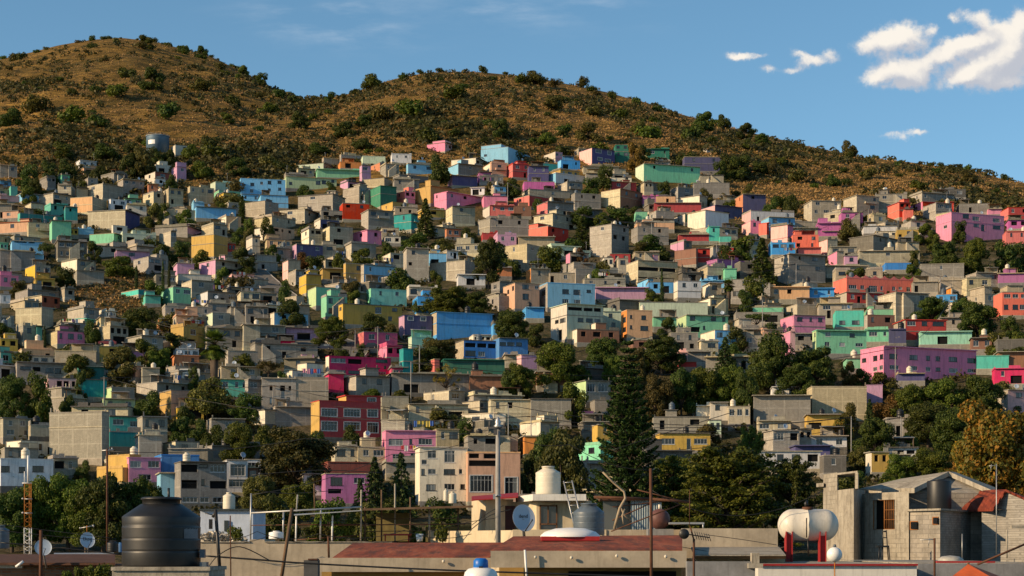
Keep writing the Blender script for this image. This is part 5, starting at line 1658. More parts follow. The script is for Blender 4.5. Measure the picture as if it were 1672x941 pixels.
# ---------------------------------------------------------------- roofs close to the camera
def rough_concrete():
    t=NT('raw_concrete'); ob=t.obj(); a=t.noise(ob,.9,8,.78); b=t.noise(t.scale(ob,3.5,3.5,.35),1.3,7,.75); c=t.noise(ob,6.,5,.7)
    bk=t.node('ShaderNodeTexBrick',{'Vector':t.wallvec(ob),'Scale':1.0,'Mortar Size':.015,'Brick Width':.40,'Row Height':.20,'Color1':(1,1,1,1),'Color2':(.8,.8,.8,1),'Mortar':(.6,.6,.6,1)},offset=.5)
    col=t.ramp(a,[(.32,(.17,.15,.12)),(.48,(.33,.295,.235)),(.66,(.46,.42,.34))])
    bare=t.ramp(t.noise(ob,.45,6,.7),[(.5,0.),(.56,1.)])
    col=t.mix(bare,col,t.mix(1.,col,bk.outputs[0],'MULTIPLY'))
    col=t.mix(t.ramp(b,[(.50,0.),(.72,.85)]),col,(.085,.075,.06)); col=t.mix(t.ramp(c,[(.62,0.),(.75,.5)]),col,(.12,.10,.08))
    return t.set(col,.95,.1,bump=t.math('ADD',a,c),bstr=.5,bdist=.03)
CREAM=plain('cream_plaster',(.60,.50,.34),.85,0,.2,.12,1.5,True); BEIGE=plain('beige_plaster',(.46,.39,.29),.88,0,.2,.24,.9,True)
WPL=plain('white_plaster',(.68,.66,.60),.8,0,.2,.1,1.5,True); GREYP=plain('grey_plaster',(.26,.26,.26),.9,0,.2,.25,1.5,True)
ROUGHC=rough_concrete(); DKC=plain('dark_concrete',(.10,.10,.10),.9,0,.2,.25,2.)
REDP=plain('red_paint',(.33,.02,.02),.6,0,.3,.15); ORP=plain('orange_mast_paint',(.45,.16,.02),.6,0,.3,.25)
DISHM=plain('dish_paint',(.42,.48,.55),.45,.2,.4,.06); TARP=plain('orange_tarp',(.68,.13,.035),.7,0,.2,.2,2.)
BLUEP=plain('blue_paint_plastic',(.01,.14,.52),.4); BROWNW=plain('brown_window_wood',(.16,.07,.025),.7)
def memb():
    t=NT('red_roof_membrane'); ob=t.obj(); n=t.noise(t.scale(ob,1.,.15,1.),.9,8,.8); m=t.noise(t.scale(ob,1.,.12,1.),2.6,7,.78)
    c=t.ramp(n,[(.3,(.055,.022,.012)),(.5,(.24,.055,.022)),(.68,(.40,.13,.06))]); c=t.mix(t.ramp(m,[(.48,0.),(.62,.8)]),c,(.075,.035,.022))
    return t.set(c,.85,.2,bump=m,bstr=.5,bdist=.04)
MEMB=memb()
def brickm(name,c1,c2,mo,w=.24,h=.075,off=.5):
    t=NT(name); ob=t.obj(); b=t.node('ShaderNodeTexBrick',{'Vector':t.wallvec(ob),'Scale':1.0,'Mortar Size':.012,'Brick Width':w,'Row Height':h,'Color1':(*c1,1),'Color2':(*c2,1),'Mortar':(*mo,1)},offset=off)
    n=t.noise(ob,1.1,6,.75); c=t.mix(t.ramp(n,[(.42,0.),(.7,.8)]),b.outputs[0],tuple(.35*x for x in c1))
    return t.set(c,.92,.15,bump=t.math('ADD',t.math('MULTIPLY',b.outputs['Fac'],-1.),n),bstr=.7,bdist=.02)
BRK=brickm('old_red_brick',(.20,.085,.045),(.28,.15,.08),(.20,.17,.13)); GBRK=brickm('grey_block_near',(.36,.32,.26),(.27,.245,.21),(.22,.20,.17),.40,.20)
WBRK=brickm('limewashed_brick',(.36,.34,.30),(.27,.25,.22),(.23,.215,.19),.28,.10)
def tilem():
    t=NT('red_tiles'); ob=t.obj(); w=t.node('ShaderNodeTexWave',{'Vector':ob,'Scale':1.6,'Distortion':.6,'Detail':2.},bands_direction='X'); n=t.noise(ob,3.,5,.7)
    c=t.ramp(n,[(.3,(.08,.018,.012)),(.6,(.21,.042,.022)),(.8,(.30,.10,.05))]); return t.set(c,.85,.2,bump=t.math('ADD',w.outputs[1],n),bstr=.9,bdist=.08)
TILE=tilem()
fp=lambda pts: [(XA(p,Y),Y) for p,Y in pts]
def px_box(b,x0,y0,x1,y1,Y,dep,m=0): b.box(XA(x0,Y),Y,ZA(y1,Y),XA(x1,Y),Y+dep,ZA(y0,Y),m)
def bar(b,p,q,Y,r,m=0,n=8,Y2=None): b.tube([W(p[0],p[1],Y),W(q[0],q[1],Y if Y2 is None else Y2)],r,n,m)
def root(name,label,cat,px,py,Y,group=None):
    o=thing(name,label,cat,tuple(W(px,py,Y)),0,group); return o
def part(b,name,mats,o):
    # parts are modelled in world space and handed to their thing
    ob=b.build(name,mats,o); ob.matrix_parent_inverse=Matrix.Translation(o.location).inverted(); return ob
def text(body,size,M,mat,o,name='lettering'):
    cu=bpy.data.curves.new(name,'FONT'); cu.body=body; cu.size=size; cu.align_x='CENTER'; cu.align_y='CENTER'; cu.extrude=.002
    tmp=bpy.data.objects.new(name,cu); COL.objects.link(tmp); bpy.context.view_layer.update()
    me=bpy.data.meshes.new_from_object(tmp.evaluated_get(bpy.context.evaluated_depsgraph_get())); bpy.data.objects.remove(tmp)
    me.transform(M); me.materials.clear(); me.materials.append(mat)
    ob=link(name,me,o); ob.matrix_parent_inverse=Matrix.Translation(o.location).inverted(); return ob
def big_tank(name,label,px,pyb,pyt,rpx,Y,mat,shoulder=.74,neck=.5,group='water tanks on the near roofs',body=True):
    o=root(name,label,'water tank',px,pyb,Y,group); m=Y/F; r=rpx*m; h=(pyb-pyt)*m; zs=h*shoulder
    b=MB(); pr=[(0,0),(r*.985,0),(r,h*.02)]
    for k in (1,2,3):
        zc=zs*(k/4+.06); pr+=[(r,zc-h*.030),(r,zc-h*.012),(r*.990,zc-h*.006),(r*.990,zc+h*.004),(r*(1-.004*k),zc+h*.010),(r*(1-.004*k),zc+h*.03)]
    pr+=[(r,zs-h*.01),(r*.985,zs+h*.006),(r*neck*1.06,h*.895),(r*neck,h*.90)]
    b.lathe(pr,56); me=b.mesh('tank_body',[mat]); link('tank_body',me,o)
    l=MB(); l.lathe([(r*neck*.96,h*.895),(r*neck*.96,h*.955),(r*neck*1.04,h*.96),(r*neck*1.04,h*.985),(r*neck*.9,h),(0,h*1.004)],44); l.build('lid',[mat],o)
    return o,r,h
def dish(px,py,wpx,hpx,Y,label,txt=None,size=.1,foot=None,nrm=(.42,-.86,.22)):
    o=root('satellite_dish',label,'satellite dish',px,py,Y,'satellite dishes on the near roofs'); m=Y/F; r=hpx/2*m
    n=Vector(nrm).normalized(); up=Vector((0,0,1)); up=(up-n*up.dot(n)).normalized(); rt=up.cross(n).normalized()
    rt=-rt if rt.x<0 else rt
    M=Matrix((rt,up,rt.cross(up))).transposed(); k=wpx/hpx/abs(math.sqrt(max(.05,1-n.x*n.x)))
    S=M@Matrix.Diagonal((min(1.,k),1.,1.)); sgn=1 if (M@Vector((0,0,1))).dot(n)>0 else -1
    b=MB(); b.lathe([(0,-.10*r*sgn),(r*.5,-.075*r*sgn),(r*.85,-.03*r*sgn),(r,0),(r*1.02,.004*sgn),(r*1.0,-.02*sgn),(r*.8,-.06*r*sgn),(0,-.14*r*sgn)],44,0,M=S); b.build('reflector',[DISHM],o)
    a=MB(); p0=Vector(up)*(-r*.97); p1=n*r*.85-up*r*.35+rt*.25*r; a.tube([p0,p1],.012*r/.3,7); a.build('feed_arm',[BLKP],o)
    l=MB(); l.tube([p1-n*.02,p1-n*.14*r],[.07*r,.05*r],10); l.build('receiver',[GRYP],o)
    f=MB(); ft=foot or (0,.0,-r*1.7); f.tube([-n*.14*r,-n*.3*r-up*.3*r,ft],.035*r/.3,8); f.build('mount',[METAL],o)
    if txt:
        Mt=Matrix.Translation(o.location+n*(-.055*r)+up*r*.15)@(Matrix((rt,up,n)).transposed()).to_4x4(); text(txt,size,Mt,BLKP,o)
    return o
def build_fore():
    # ---- big black tank and its plinth
    o,r,h=big_tank('water_tank','big black ribbed water tank on a concrete plinth, largest tank of all',263.5,925,812,63.5,40.4,BLKP,.715,.5)
    l=MB()
    for k in range(5):
        a0=-math.pi/2+.78+.11*k; a1=a0+.11
        l.face([(1.008*r*math.cos(a0),1.008*r*math.sin(a0),h*.40),(1.008*r*math.cos(a1),1.008*r*math.sin(a1),h*.40),(1.008*r*math.cos(a1),1.008*r*math.sin(a1),h*.55),(1.008*r*math.cos(a0),1.008*r*math.sin(a0),h*.53)])
    l.build('label_plate',[plain('label_grey',(.16,.17,.19),.5)],o)
    v=MB(); v.tube([(.18,-.1,h*.95),(.18,-.1,h*1.13)],.028,10); v.build('vent_pipe',[BLKP],o)
    o=root('concrete_plinth','rough concrete plinth under the big black tank','plinth',262,941,39.3)
    b=MB(); px_box(b,183,932,341,1010,39.3,2.2); part(b,'base',[ROUGHC],o); b=MB(); px_box(b,181,926,343,932,39.25,2.3); part(b,'slab',[ROUGHC],o)
    b=MB(); px_box(b,326,897,334,911,40.2,.15); px_box(b,326,918,337,926,39.9,.3); o2=part(b,'pipe_box',[GRYP],o)
    # ---- brick building low on the west
    o=root('brick_building','old red brick building with a sagging tiled eave below the lattice mast','building',90,941,45)
    b=MB(); px_box(b,-40,923,186,1300,45.2,6); part(b,'wall',[BRK],o)
    b=MB(); b.prism(fp([(-45,44.8),(188,44.8),(188,49),(-45,49)]),[ZA(923,44.8)]*2+[ZA(909,49)]*2,[ZA(919,44.8)]*2+[ZA(905,49)]*2); part(b,'roof',[plain('brown_tiles',(.12,.06,.04),.9,0,.2,.35,6.)],o)
    b=MB(); px_box(b,-40,922,36,928,45.05,.14); part(b,'lintel',[WPL],o)
    b=MB(); bar(b,(26,926),(38,917),44.7,.035); part(b,'drain_pipe',[WHP],o)
    o=root('tin_sheet','pale crumpled tin sheet lying along the brick building roof','metal sheet',140,904,49.5)
    b=MB(); b.prism(fp([(88,49.2),(186,49.2),(186,50),(88,50)]),[ZA(907,49.2),ZA(906,49.2),ZA(904,50),ZA(904,50)],[ZA(906,49.2),ZA(904,49.2),ZA(902.5,50),ZA(903,50)]); part(b,'sheet',[METAL],o)
    # lattice mast
    o=root('lattice_mast','slim orange and white lattice radio mast','mast',45,908,52)
    def lattice(b,y0,y1,wp,n,Y=52.):
        w=wp/2
        c=[(-w,0),(w,0),(0,.16)]
        P=lambda k,y: Vector((XA(45.5+c[k][0],Y),Y+c[k][1],ZA(y,Y)))
        for k in range(3): b.tube([P(k,y0),P(k,y1)],.011,6)
        for i in range(n):
            a=y0+(y1-y0)*i/n; d=y0+(y1-y0)*(i+1)/n
            for k in range(3):
                j=(k+1)%3; b.tube([P(k,a),P(j,(a+d)/2)],.005,5); b.tube([P(j,(a+d)/2),P(k,d)],.005,5)
    b=MB(); lattice(b,908,862,12,4); part(b,'lower_section',[WHP],o)
    b=MB(); lattice(b,862,788,11,6); part(b,'middle_section',[ORP],o)
    b=MB(); bar(b,(46,788),(46,744),52,.03); bar(b,(40,790),(40,770),52,.012); bar(b,(36,789),(52,789),52,.012); part(b,'top_section',[WHP],o)
    for k,y in enumerate((815,838)):
        b=MB(); bar(b,(38,y),(36,y-1),51.9,.03); bar(b,(40,y),(53,y),51.9,.012); part(b,'bracket',[METAL],o)
    dish(70.5,894,29,27,44.5,'pale blue dish half hidden by a rusty pole',None,foot=(0,.3,-.5),nrm=(.25,-.92,.2))
    dish(143,882,21.5,26,50,'small blue dish with dark lettering under an aerial','Ekog',.13,foot=(-.02,.2,-.42))
    o=root('tv_aerial','small yellow stemmed aerial on top of the small lettered dish','aerial',141,869,50.1)
    b=MB(); bar(b,(142,870),(142,858),50.1,.012); part(b,'mast',[ORP],o); b=MB(); bar(b,(131,862.5),(153,858.5),50.1,.012); bar(b,(131,861),(131,864),50.1,.02); bar(b,(152,857),(153,861),50.1,.02); part(b,'boom',[METAL],o)
    o=root('rusty_pole','thick rusty pole standing before the half hidden dish','pole',66,941,43); b=MB(); bar(b,(66,1000),(67,866),43,.042); part(b,'shaft',[RUST],o)
    o=root('mast_pole','tall thin reddish pole with a small crossarm above the west bushes','pole',175,870,60); b=MB(); bar(b,(175,900),(175,733),60,.035); part(b,'shaft',[RUST],o); b=MB(); bar(b,(166,736),(185,735),60,.025); bar(b,(183,735),(183,731),60,.02); part(b,'crossarm',[METAL],o)
    big_tank('water_tank','dark tank cut off by the west edge of the scene',1,896,858,14,54,GRYP,.8,.5)
    big_tank('water_tank','small black tank tucked beside the biggest tank',184,902,882,9.5,51,BLKP,.75,.4)
    big_tank('water_tank','tiny blue drum beside the biggest tank',197,902,886,6,52,DARKBLUE,.85,.5)
    # weeds in front of the brick wall
    rng=random.Random(2)
    for k,(cx,t,w) in enumerate(((143,905,26),(168,912,34),(128,918,20),(108,926,22))):
        e=plant('bush','green',cx,t,955,w,Y=44.2,rng=rng,z0=ZA(955,44.2)); e['label']=['tall green weeds before the brick wall, beside the tin sheet','leafy weeds before the brick wall, nearest the big tank plinth','small weeds before the brick wall under the dish','low weeds before the brick wall, farthest from the plinth'][k]; e['category']='plant'
    # ---- long beige wall and the roof garden on it
    o=root('beige_building','long low beige plaster building with a flat parapet behind the poles','building',440,941,66)
    b=MB(); px_box(b,326,886,640,1300,66,9); px_box(b,408,881,432,886,66.02,3); part(b,'wall',[BEIGE],o)
    b=MB(); px_box(b,325,884.4,408,886,65.95,.3); px_box(b,432,884.4,640,886,65.95,.3); part(b,'coping',[ROUGHC],o)
    o=root('white_shed','pale blue white shed above a heap of pale stones','shed',366,880,98); b=MB(); px_box(b,327,833,413,905,98,5); part(b,'wall',[plain('pale_blue_plaster',(.50,.56,.66),.8,0,.2,.12,1.5,True)],o); b=MB(); px_box(b,366,850,373,868,97.9,.08); px_box(b,325,831,415,834,97.8,5.4); part(b,'window',[GL],o)
    hp=Leaves(); r2=random.Random(8)
    for k in range(260):
        x=r2.uniform(328,398); y=884-max(0,12-abs(x-350)*.22)*r2.random(); hp.blob(W(x,y,84+r2.random()*2),.16,.16,.12,7,.18,r2,.9)
    struct(link('stone_heap',hp.mesh('stone_heap',plain('pale_stone',(.62,.55,.44),.95))),'stuff')
    def tinytank(label,px,pb,pt,rp,Y,mat): return big_tank('water_tank',label,px,pb,pt,rp,Y,mat,.78,.45)
    tinytank('squat white tank on the long beige building',451,880,867,12,70,WHP); tinytank('cream tank on the pale blue shed',374,832,804,10,99,BEIP)
    tinytank('cream tank beside the candy balcony block, shorter of the pair',739,822,803,6.5,118,BEIP); tinytank('slim cream tank beside the candy balcony block, taller of the pair',728,818,798,4,118,BEIP)
    o=root('pergola','roof garden pergola of grey posts with a white tilted sheet roof','pergola',500,884,74)
    for k,(x,t,b0,mt) in enumerate(((409,806,885,METAL),(462,835,882,METAL),(483,841,884,WHP),(523,830,882,METAL),(542,842,884,WHP),(589,800,884,ROUGHC))):
        b=MB(); bar(b,(x,b0),(x+1,t),74+.3*(k%2),.035); part(b,'post',[mt],o)
    b=MB(); bar(b,(409,838),(590,828),74,.035); part(b,'beam',[METAL],o)
    b=MB(); b.prism(fp([(480,73.5),(590,73.5),(590,77),(480,77)]),[ZA(842,73.5),ZA(834.5,73.5),ZA(835,77),ZA(841,77)],[ZA(840.5,73.5),ZA(833,73.5),ZA(833.5,77),ZA(839.5,77)]); part(b,'roof',[METAL],o)
    b=MB()
    for (p,q) in (((409,858),(590,856)),((480,882),(590,874)),((520,858),(760,856))): bar(b,p,q,74.4,.018)
    part(b,'rail',[RUST],o)
    o=root('pergola','wide timber pergola with a dark flat roof beside the cream house','pergola',690,884,76)
    for k,(x,t,b0) in enumerate(((596,828,884),(623,800,884),(645,790,884),(670,812,884),(701,826,888),(748,826,884))):
        b=MB(); bar(b,(x,b0),(x,t),76+.4*(k%3),.05 if k in(4,) else .035); part(b,'post',[ROUGHC if k in(2,4) else WOOD],o)
    b=MB(); b.prism(fp([(592,75.5),(772,75.5),(772,80),(592,80)]),[ZA(834,75.5),ZA(829,75.5),ZA(829,80),ZA(834,80)],[ZA(830.5,75.5),ZA(825.5,75.5),ZA(825.5,80),ZA(830.5,80)]); part(b,'roof',[WOOD],o)
    b=MB(); px_box(b,614,838,668,884,79,.1); px_box(b,695,860,770,885,79,.1); part(b,'back_wall',[plain('olive_plaster',(.20,.16,.06),.9)],o)
    b=MB()
    for y in (857,868,848): bar(b,(596,y),(770,y-2),76.6,.016)
    part(b,'rail',[WOOD],o)
    o=root('garden_table','rust red garden table under the timber pergola','table',640,884,75.4); b=MB(); px_box(b,626,872,670,874.5,75.4,.8); part(b,'table_top',[REDP],o)
    for x in (629,667):
        b=MB(); bar(b,(x,874),(x,886),75.5,.025); part(b,'leg',[REDP],o)
    for k,(x,t,w,kd,lf,lb) in enumerate(((722,836,26,'bush','green','clipped potted shrub beside a concrete post'),(684,862,16,'bush','green','low potted plant beside the garden table'),(565,838,30,'bush','green','climber on the pale post of the sheet roof pergola'),(512,852,40,'bush','dark','shrub inside the sheet roof pergola, widest of them'),(536,854,26,'bush','olive','olive shrub inside the sheet roof pergola'),(385,852,30,'bush','green','bush in front of the pale blue shed'),(555,856,26,'bush','dark','dark shrub deep in the sheet roof pergola'))):
        e=plant(kd,lf,x,t,886,w,Y=75.,rng=rng,z0=ZA(888,75.)); e['label']=lb
    o=root('plant_pot','white plant pot under the clipped shrub','pot',685,886,74.8); b=MB(); b.lathe([(0,0),(.12,0),(.16,.3),(.13,.3),(.12,.25),(0,.25)],20,0,tuple(W(685,884,74.8))); part(b,'pot',[WHP],o)
    for lb,p,q,Y,rd,mt in (('dark leaning pole crossing the long beige wall',(457,960),(477,830),45,.045,WOOD),('black crooked pole beside the biggest tank',(361,960),(352,832),42.5,.04,BLKP),('thin straight rod before the long beige wall',(377,960),(376,842),43,.014,RUST),('short rusty post on the red roof corner',(537,911),(536,876),51,.03,RUST),('thin olive stake behind the pergola',(514,836),(513,790),90,.04,WOOD),('pale bent pole before the bare trunk tree',(484,836),(486,808),88,.04,POLEC)):
        o=root('pole',lb,'pole',q[0],q[1],Y); b=MB(); bar(b,p,q,Y,rd); part(b,'shaft',[mt],o)
        if 'crooked' in lb:
            b=MB(); bar(b,(352,836),(347,845),42.5,.03); px_box(b,341,848,346,864,42.4,.1); bar(b,(335,838),(350,842),42.5,.012); part(b,'bracket',[BLKP],o)
    o=root('chimney','dark concrete chimney stub before the red roof','chimney',508,941,47); b=MB(); px_box(b,496,915,519,1000,47,.5); part(b,'stack',[DKC],o); b=MB(); px_box(b,503,912.5,518,915,46.98,.45); part(b,'cap',[RUST],o)
    # ---- red roof building
    o=root('red_roof_building','cream building with a wide red membrane roof and bulbs along its fascia','building',830,941,50)
    b=MB(); px_box(b,519,911,801,934,52,.35); px_box(b,801,899.5,1121,927,49.6,.4); part(b,'fascia',[BEIGE],o)
    b=MB(); px_box(b,525,934,801,1300,52.5,8); px_box(b,815,927,1112,1300,50.4,8); part(b,'wall',[plain('ochre_plaster',(.40,.26,.09),.9,0,.2,.15)],o)
    b=MB(); px_box(b,928,933,1104,1000,50.3,.08); part(b,'window',[DARKIN],o)
    b=MB()
    def slab(pts,th=.06):
        i=len(b.v); P=[W(*p) for p in pts]; n=len(P); b.v+=[tuple(p) for p in P]+[tuple(p-Vector((0,0,th))) for p in P]
        b.f.append(tuple(i+k for k in range(n))); b.m.append(0); b.sm.append(False); b.f.append(tuple(i+n+k for k in reversed(range(n)))); b.m.append(0); b.sm.append(False)
        for k in range(n): j=(k+1)%n; b.f.append((i+n+k,i+n+j,i+j,i+k)); b.m.append(0); b.sm.append(False)
    slab([(543,910.5,52.05),(797,909.5,52.05),(800,909,52.06),(830,886,64),(577,886.5,64)]); slab([(801,899,49.65),(1114,898,49.65),(1114,874,65),(838,876,65)]); part(b,'roof',[MEMB],o)
    for x,y in ((724,917),(874,910),(933,911),(1007,908),(1087,909)):
        b=MB(); p=W(x,y,49.5 if x>800 else 51.9); b.lathe([(0,-.05),(.035,-.03),(.045,0),(.035,.03),(0,.05)],12,0,tuple(p)); part(b,'bulb',[BEIP],o)
    b=MB(); bar(b,(857,898),(861,960),49.4,.03); part(b,'downpipe',[WHP],o)
    o=root('gas_cylinder','white gas cylinder with a blue valve collar below the red roof','gas cylinder',786,941,38)
    b=MB(); c=W(785,933,38); b.lathe([(0,-.9),(.33,-.9),(.35,-.1),(.33,-.02),(.26,.05),(.12,.085),(0,.09)],36,0,tuple(c)); part(b,'bottle',[WHP],o)
    b=MB(); b.lathe([(.14,.06),(.155,.09),(.15,.22),(.10,.27),(0,.275)],24,0,tuple(c+Vector((0,0,-.0)))); part(b,'valve_collar',[BLUEP],o)
    b=MB(); px_box(b,782,925,788,934,37.82,.03); part(b,'valve',[BLKP],o)
    o=root('skylight','low white dome skylight on the red roof','skylight',931,880,58)
    b=MB(); c=W(931,876,58.6); b.lathe([(1.0,-.02),(1.0,.03),(.85,.15),(.5,.25),(0,.28)],40,0,tuple(c),M=Matrix.Diagonal((.95,.8,1.))); part(b,'dome',[WHP],o)
    b=MB(); px_box(b,884,876,979,883,57.9,1.5); part(b,'curb',[REDP],o)
    # ---- cream roof house
    o=root('cream_house','cream roof house with white eave, brown window and a tank on top','house',865,885,78)
    b=MB(); b.prism(fp([(770,83),(793,78.6),(838,79.6),(838,87),(770,87)]),0,ZA(815,79)); b.prism(fp([(838,79.62),(876,78),(966,78),(966,87),(838,87)]),0,ZA(818,78)-.01); part(b,'wall',[CREAM],o)
    b=MB(); b.prism(fp([(842,80),(870,76.6),(957,76.6),(957,88),(842,88)]),ZA(818,77),ZA(807.5,77)); part(b,'eave',[WPL],o)
    b=MB(); b.prism(fp([(770,78.2),(846,78.2),(846,81),(770,81)]),[ZA(818,78.2),ZA(813,78.2),ZA(806,81),ZA(812,81)],[ZA(816,78.2),ZA(811,78.2),ZA(804.5,81),ZA(810.5,81)]); part(b,'canopy',[REDP],o)
    w=MB(); px_box(w,881,825,910,827.2,77.9,.1); px_box(w,881,855,910,857,77.9,.1); px_box(w,881,825,883,866,77.9,.1); px_box(w,908,825,910,866,77.9,.1); px_box(w,894,827,896,856,77.9,.1); wo=part(w,'window',[BROWNW],o)
    w=MB(); px_box(w,883,827,908,855,77.95,.03); px_box(w,882.5,857,908.5,865,77.95,.03); pn=w.build('pane',[GL],wo); pn.matrix_parent_inverse=Matrix.Identity(4)
    b=MB(); px_box(b,820,826,841,868,79.3,.1); part(b,'door',[plain('dark_red_door',(.05,.012,.01),.7)],o)
    b=MB(); b.prism(fp([(700,77),(837,72.5),(837,73.1),(700,77.6)]),0,[ZA(867.5,77),ZA(866,72.5),ZA(866,73.1),ZA(867.5,77.6)]); b.prism(fp([(837,72.45),(990,72.45),(990,73),(837,73.05)]),0,ZA(865,72.5)); part(b,'parapet',[CREAM],o)
    big_tank('water_tank','tall cream water tank on the white eave of the cream roof house',895,807.5,761.5,20.5,80.5,BEIP,.765,.50)
    big_tank('water_tank','dark blue grey tank beside the aluminium ladder',961.5,874,822,25.5,68.5,GRYP,.72,.52)
    o=root('ladder','leaning aluminium ladder above the dark blue grey tank','ladder',932,835,73.5)
    for a,c in (((920.5,786),(939,866)),((934,785),(953,866))):
        b=MB(); bar(b,a,c,73.2,.03,Y2=72.0); part(b,'rail',[METAL],o)
    b=MB()
    for k in range(7):
        t=.03+k*.155; bar(b,(920.5+18.5*t,786+80*t),(934+19*t,785+81*t),73.2-1.2*t,.016)
    part(b,'rungs',[METAL],o)
    dish(855.5,846,36,44.5,68,'large pale blue dish with dark marks before the cream roof house','dend',.19,foot=(.02,.3,-.75))
    o=root('utility_pole','thick round concrete utility pole rising before the tan block','pole',813,886,69,'poles along the hillside streets')
    b=MB(); b.tube([W(813.5,905,69),W(813,800,69),W(813,698,69)],[.10,.095,.075],20); part(b,'shaft',[POLEC],o)
    b=MB(); px_box(b,797,697,826,700,68.9,.12); bar(b,(800,697),(800,688),69,.05); bar(b,(824,697),(824,690),69,.05); px_box(b,806,700,812,710,68.7,.15); part(b,'crossarm',[DKC],o)
    b=MB(); b.lathe([(0,0),(.14,0),(.16,.08),(.09,.14),(.12,.22),(.06,.34),(.03,.42),(0,.43)],16,0,tuple(W(813,699,69))); part(b,'insulator',[METAL],o)
    b=MB(); b.tube([W(813,811,68.95),W(813,808,68.95)],.125,18); px_box(b,805,807,809,815,68.6,.2); part(b,'clamp',[METAL],o)
    o=root('dead_trunk','crooked bare trunk propped behind the dark blue grey tank','trunk',1010,862,66)
    b=MB(); b.tube([W(984,771,66),W(1000,787,66),W(1019,803,66.2),W(1021,814,66),W(1012,830,66),W(1003,864,66)],[.030,.036,.042,.045,.050,.055],9); b.tube([W(1013,829,66),W(1020,842,66),W(1031,852,66.1)],[.035,.03,.02],7); b.tube([W(1020,832,66),W(1016,842,65.8),W(1018,856,65.8)],[.03,.03,.02],7); part(b,'bark',[plain('pale_bark',(.38,.30,.20),.9,0,.2,.25)],o)
    o=root('roof_pipe','long rusty horizontal pipe across the roof frames','pipe',1050,818,67.5); b=MB(); bar(b,(970,812),(1062,815),67.5,.055); bar(b,(1062,815),(1128,820),67.5,.05); part(b,'pipe',[RUST],o)
    b=MB()
    for p,q in (((1000,850),(1085,812)),((998,868),(1110,824)),((1040,800),(1128,822)),((1000,828),(1090,818))): bar(b,p,q,67.8,.022)
    part(b,'brace',[RUST],o)
    o=root('rusty_post','tall rusty post in front of the brown ball tank','pole',1063,941,44); b=MB(); bar(b,(1064,1000),(1062.5,765),44,.038); part(b,'shaft',[RUST],o)
    o=root('corrugated_shed','low shed with pale corrugated sheet walls behind the rusty post','shed',1040,865,74); b=MB()
    n=26
    for k in range(n):
        x0=1030+50*k/n; x1=1030+50*(k+1)/n; b.prism(fp([(x0,74+.06*(k%2)),(x1,74+.06*((k+1)%2)),(x1,75),(x0,75)]),ZA(868,74),ZA(817,74))
    part(b,'wall',[plain('pale_sheet',(.36,.42,.44),.5,.3,.4,.15,2.,True)],o); b=MB(); px_box(b,985,818,1029,868,75,.1); part(b,'window',[GL],o); b=MB(); px_box(b,980,814,1084,817,73.8,1.5); part(b,'roof',[RUST],o)
    o=root('ball_tank','brown rusty ball shaped tank on a concrete block','tank',1077,850,71); b=MB(); c=W(1077,848,71); r=17.2*71/F
    b.lathe([(0,-r)]+[(r*math.sin(math.pi*k/14),-r*math.cos(math.pi*k/14)) for k in range(1,14)]+[(0,r)],28,0,tuple(c)); part(b,'shell',[plain('brown_shell',(.14,.06,.05),.6,0,.3,.3)],o)
    b=MB(); px_box(b,1058,864,1100,876,70.6,.9); part(b,'base',[GREYP],o); b=MB(); b.tube([W(1077,832,71),W(1077,824,71)],.06,10); part(b,'neck',[BEIP],o)
    # ---- low buildings in the middle right
    o=root('beige_parapet_building','beige building with a slanted parapet and grey sloping eave','building',1200,900,66)
    b=MB(); b.prism(fp([(1112,66),(1270,66),(1270,74),(1112,74)]),0,[ZA(863,66)]*2+[ZA(863,74)]*2); px_box(b,900,865,1112,1000,72.5,1); part(b,'wall',[BEIGE],o)
    b=MB(); b.prism(fp([(1134,56),(1283,56),(1272,66),(1128,66)]),[ZA(908,56)]*2+[ZA(896,66)]*2,[ZA(906,56)]*2+[ZA(893,66)]*2); part(b,'eave',[ROUGHC],o)
    b=MB(); px_box(b,1132,908.2,1283,913,56.1,.25); part(b,'gutter',[plain('brown_gutter',(.22,.11,.04),.8)],o)
    b=MB(); px_box(b,1136,913.2,1282,960,57,5); part(b,'lower_wall',[CREAM],o)
    b=MB(); px_box(b,1094,853,1150,856,70,2); bar(b,(1148,856),(1148,864),70,.03); part(b,'canopy',[METAL],o)
    o=root('stained_wall','blue grey stained low wall with a concrete stub pillar','wall',1180,941,48); b=MB(); px_box(b,1122,917,1233,1000,48,.4); part(b,'wall',[GREYP],o); b=MB(); px_box(b,1228,903,1240,925,47.9,.35); px_box(b,1222,920,1246,928,47.8,.5); part(b,'pillar',[ROUGHC],o)
    o=root('tv_aerial','dark aerial with a round disc on a post beside the stained wall','aerial',1132,941,46)
    b=MB(); bar(b,(1133,1000),(1133,880),46,.03); bar(b,(1126,860),(1126,800),46,.01); bar(b,(1133,882),(1127,860),46,.02); part(b,'mast',[RUST],o)
    b=MB(); bar(b,(1112,871),(1158,878),46,.014)
    for k in range(7): x=1134+k*3.8; bar(b,(x,868+k*.7),(x+4,881+k*.5),46,.009)
    part(b,'boom',[BLKP],o)
    b=MB(); b.lathe([(0,-.03),(.12,-.03),(.13,0),(.12,.03),(0,.03)],24,0,tuple(W(1117,872,45.9)),M=Matrix.Rotation(math.pi/2,3,'X')); part(b,'disc',[BLKP],o)
    # gas tank on red legs
    o=root('gas_tank','white capsule gas tank on two red legs','gas tank',1320,920,62); m=62/F; r=26.3*m; L=50*m
    b=MB(); c=W(1319.5,857.5,62.6); pr=[(0,-L)]
    for k in range(1,9): a=math.pi/2*k/8; pr.append((r*math.sin(a),-L+ r*.92*(1-math.cos(a))))
    pr+=[(r,-.06),(r*1.012,-.055),(r*1.012,-.035),(r,-.03)]
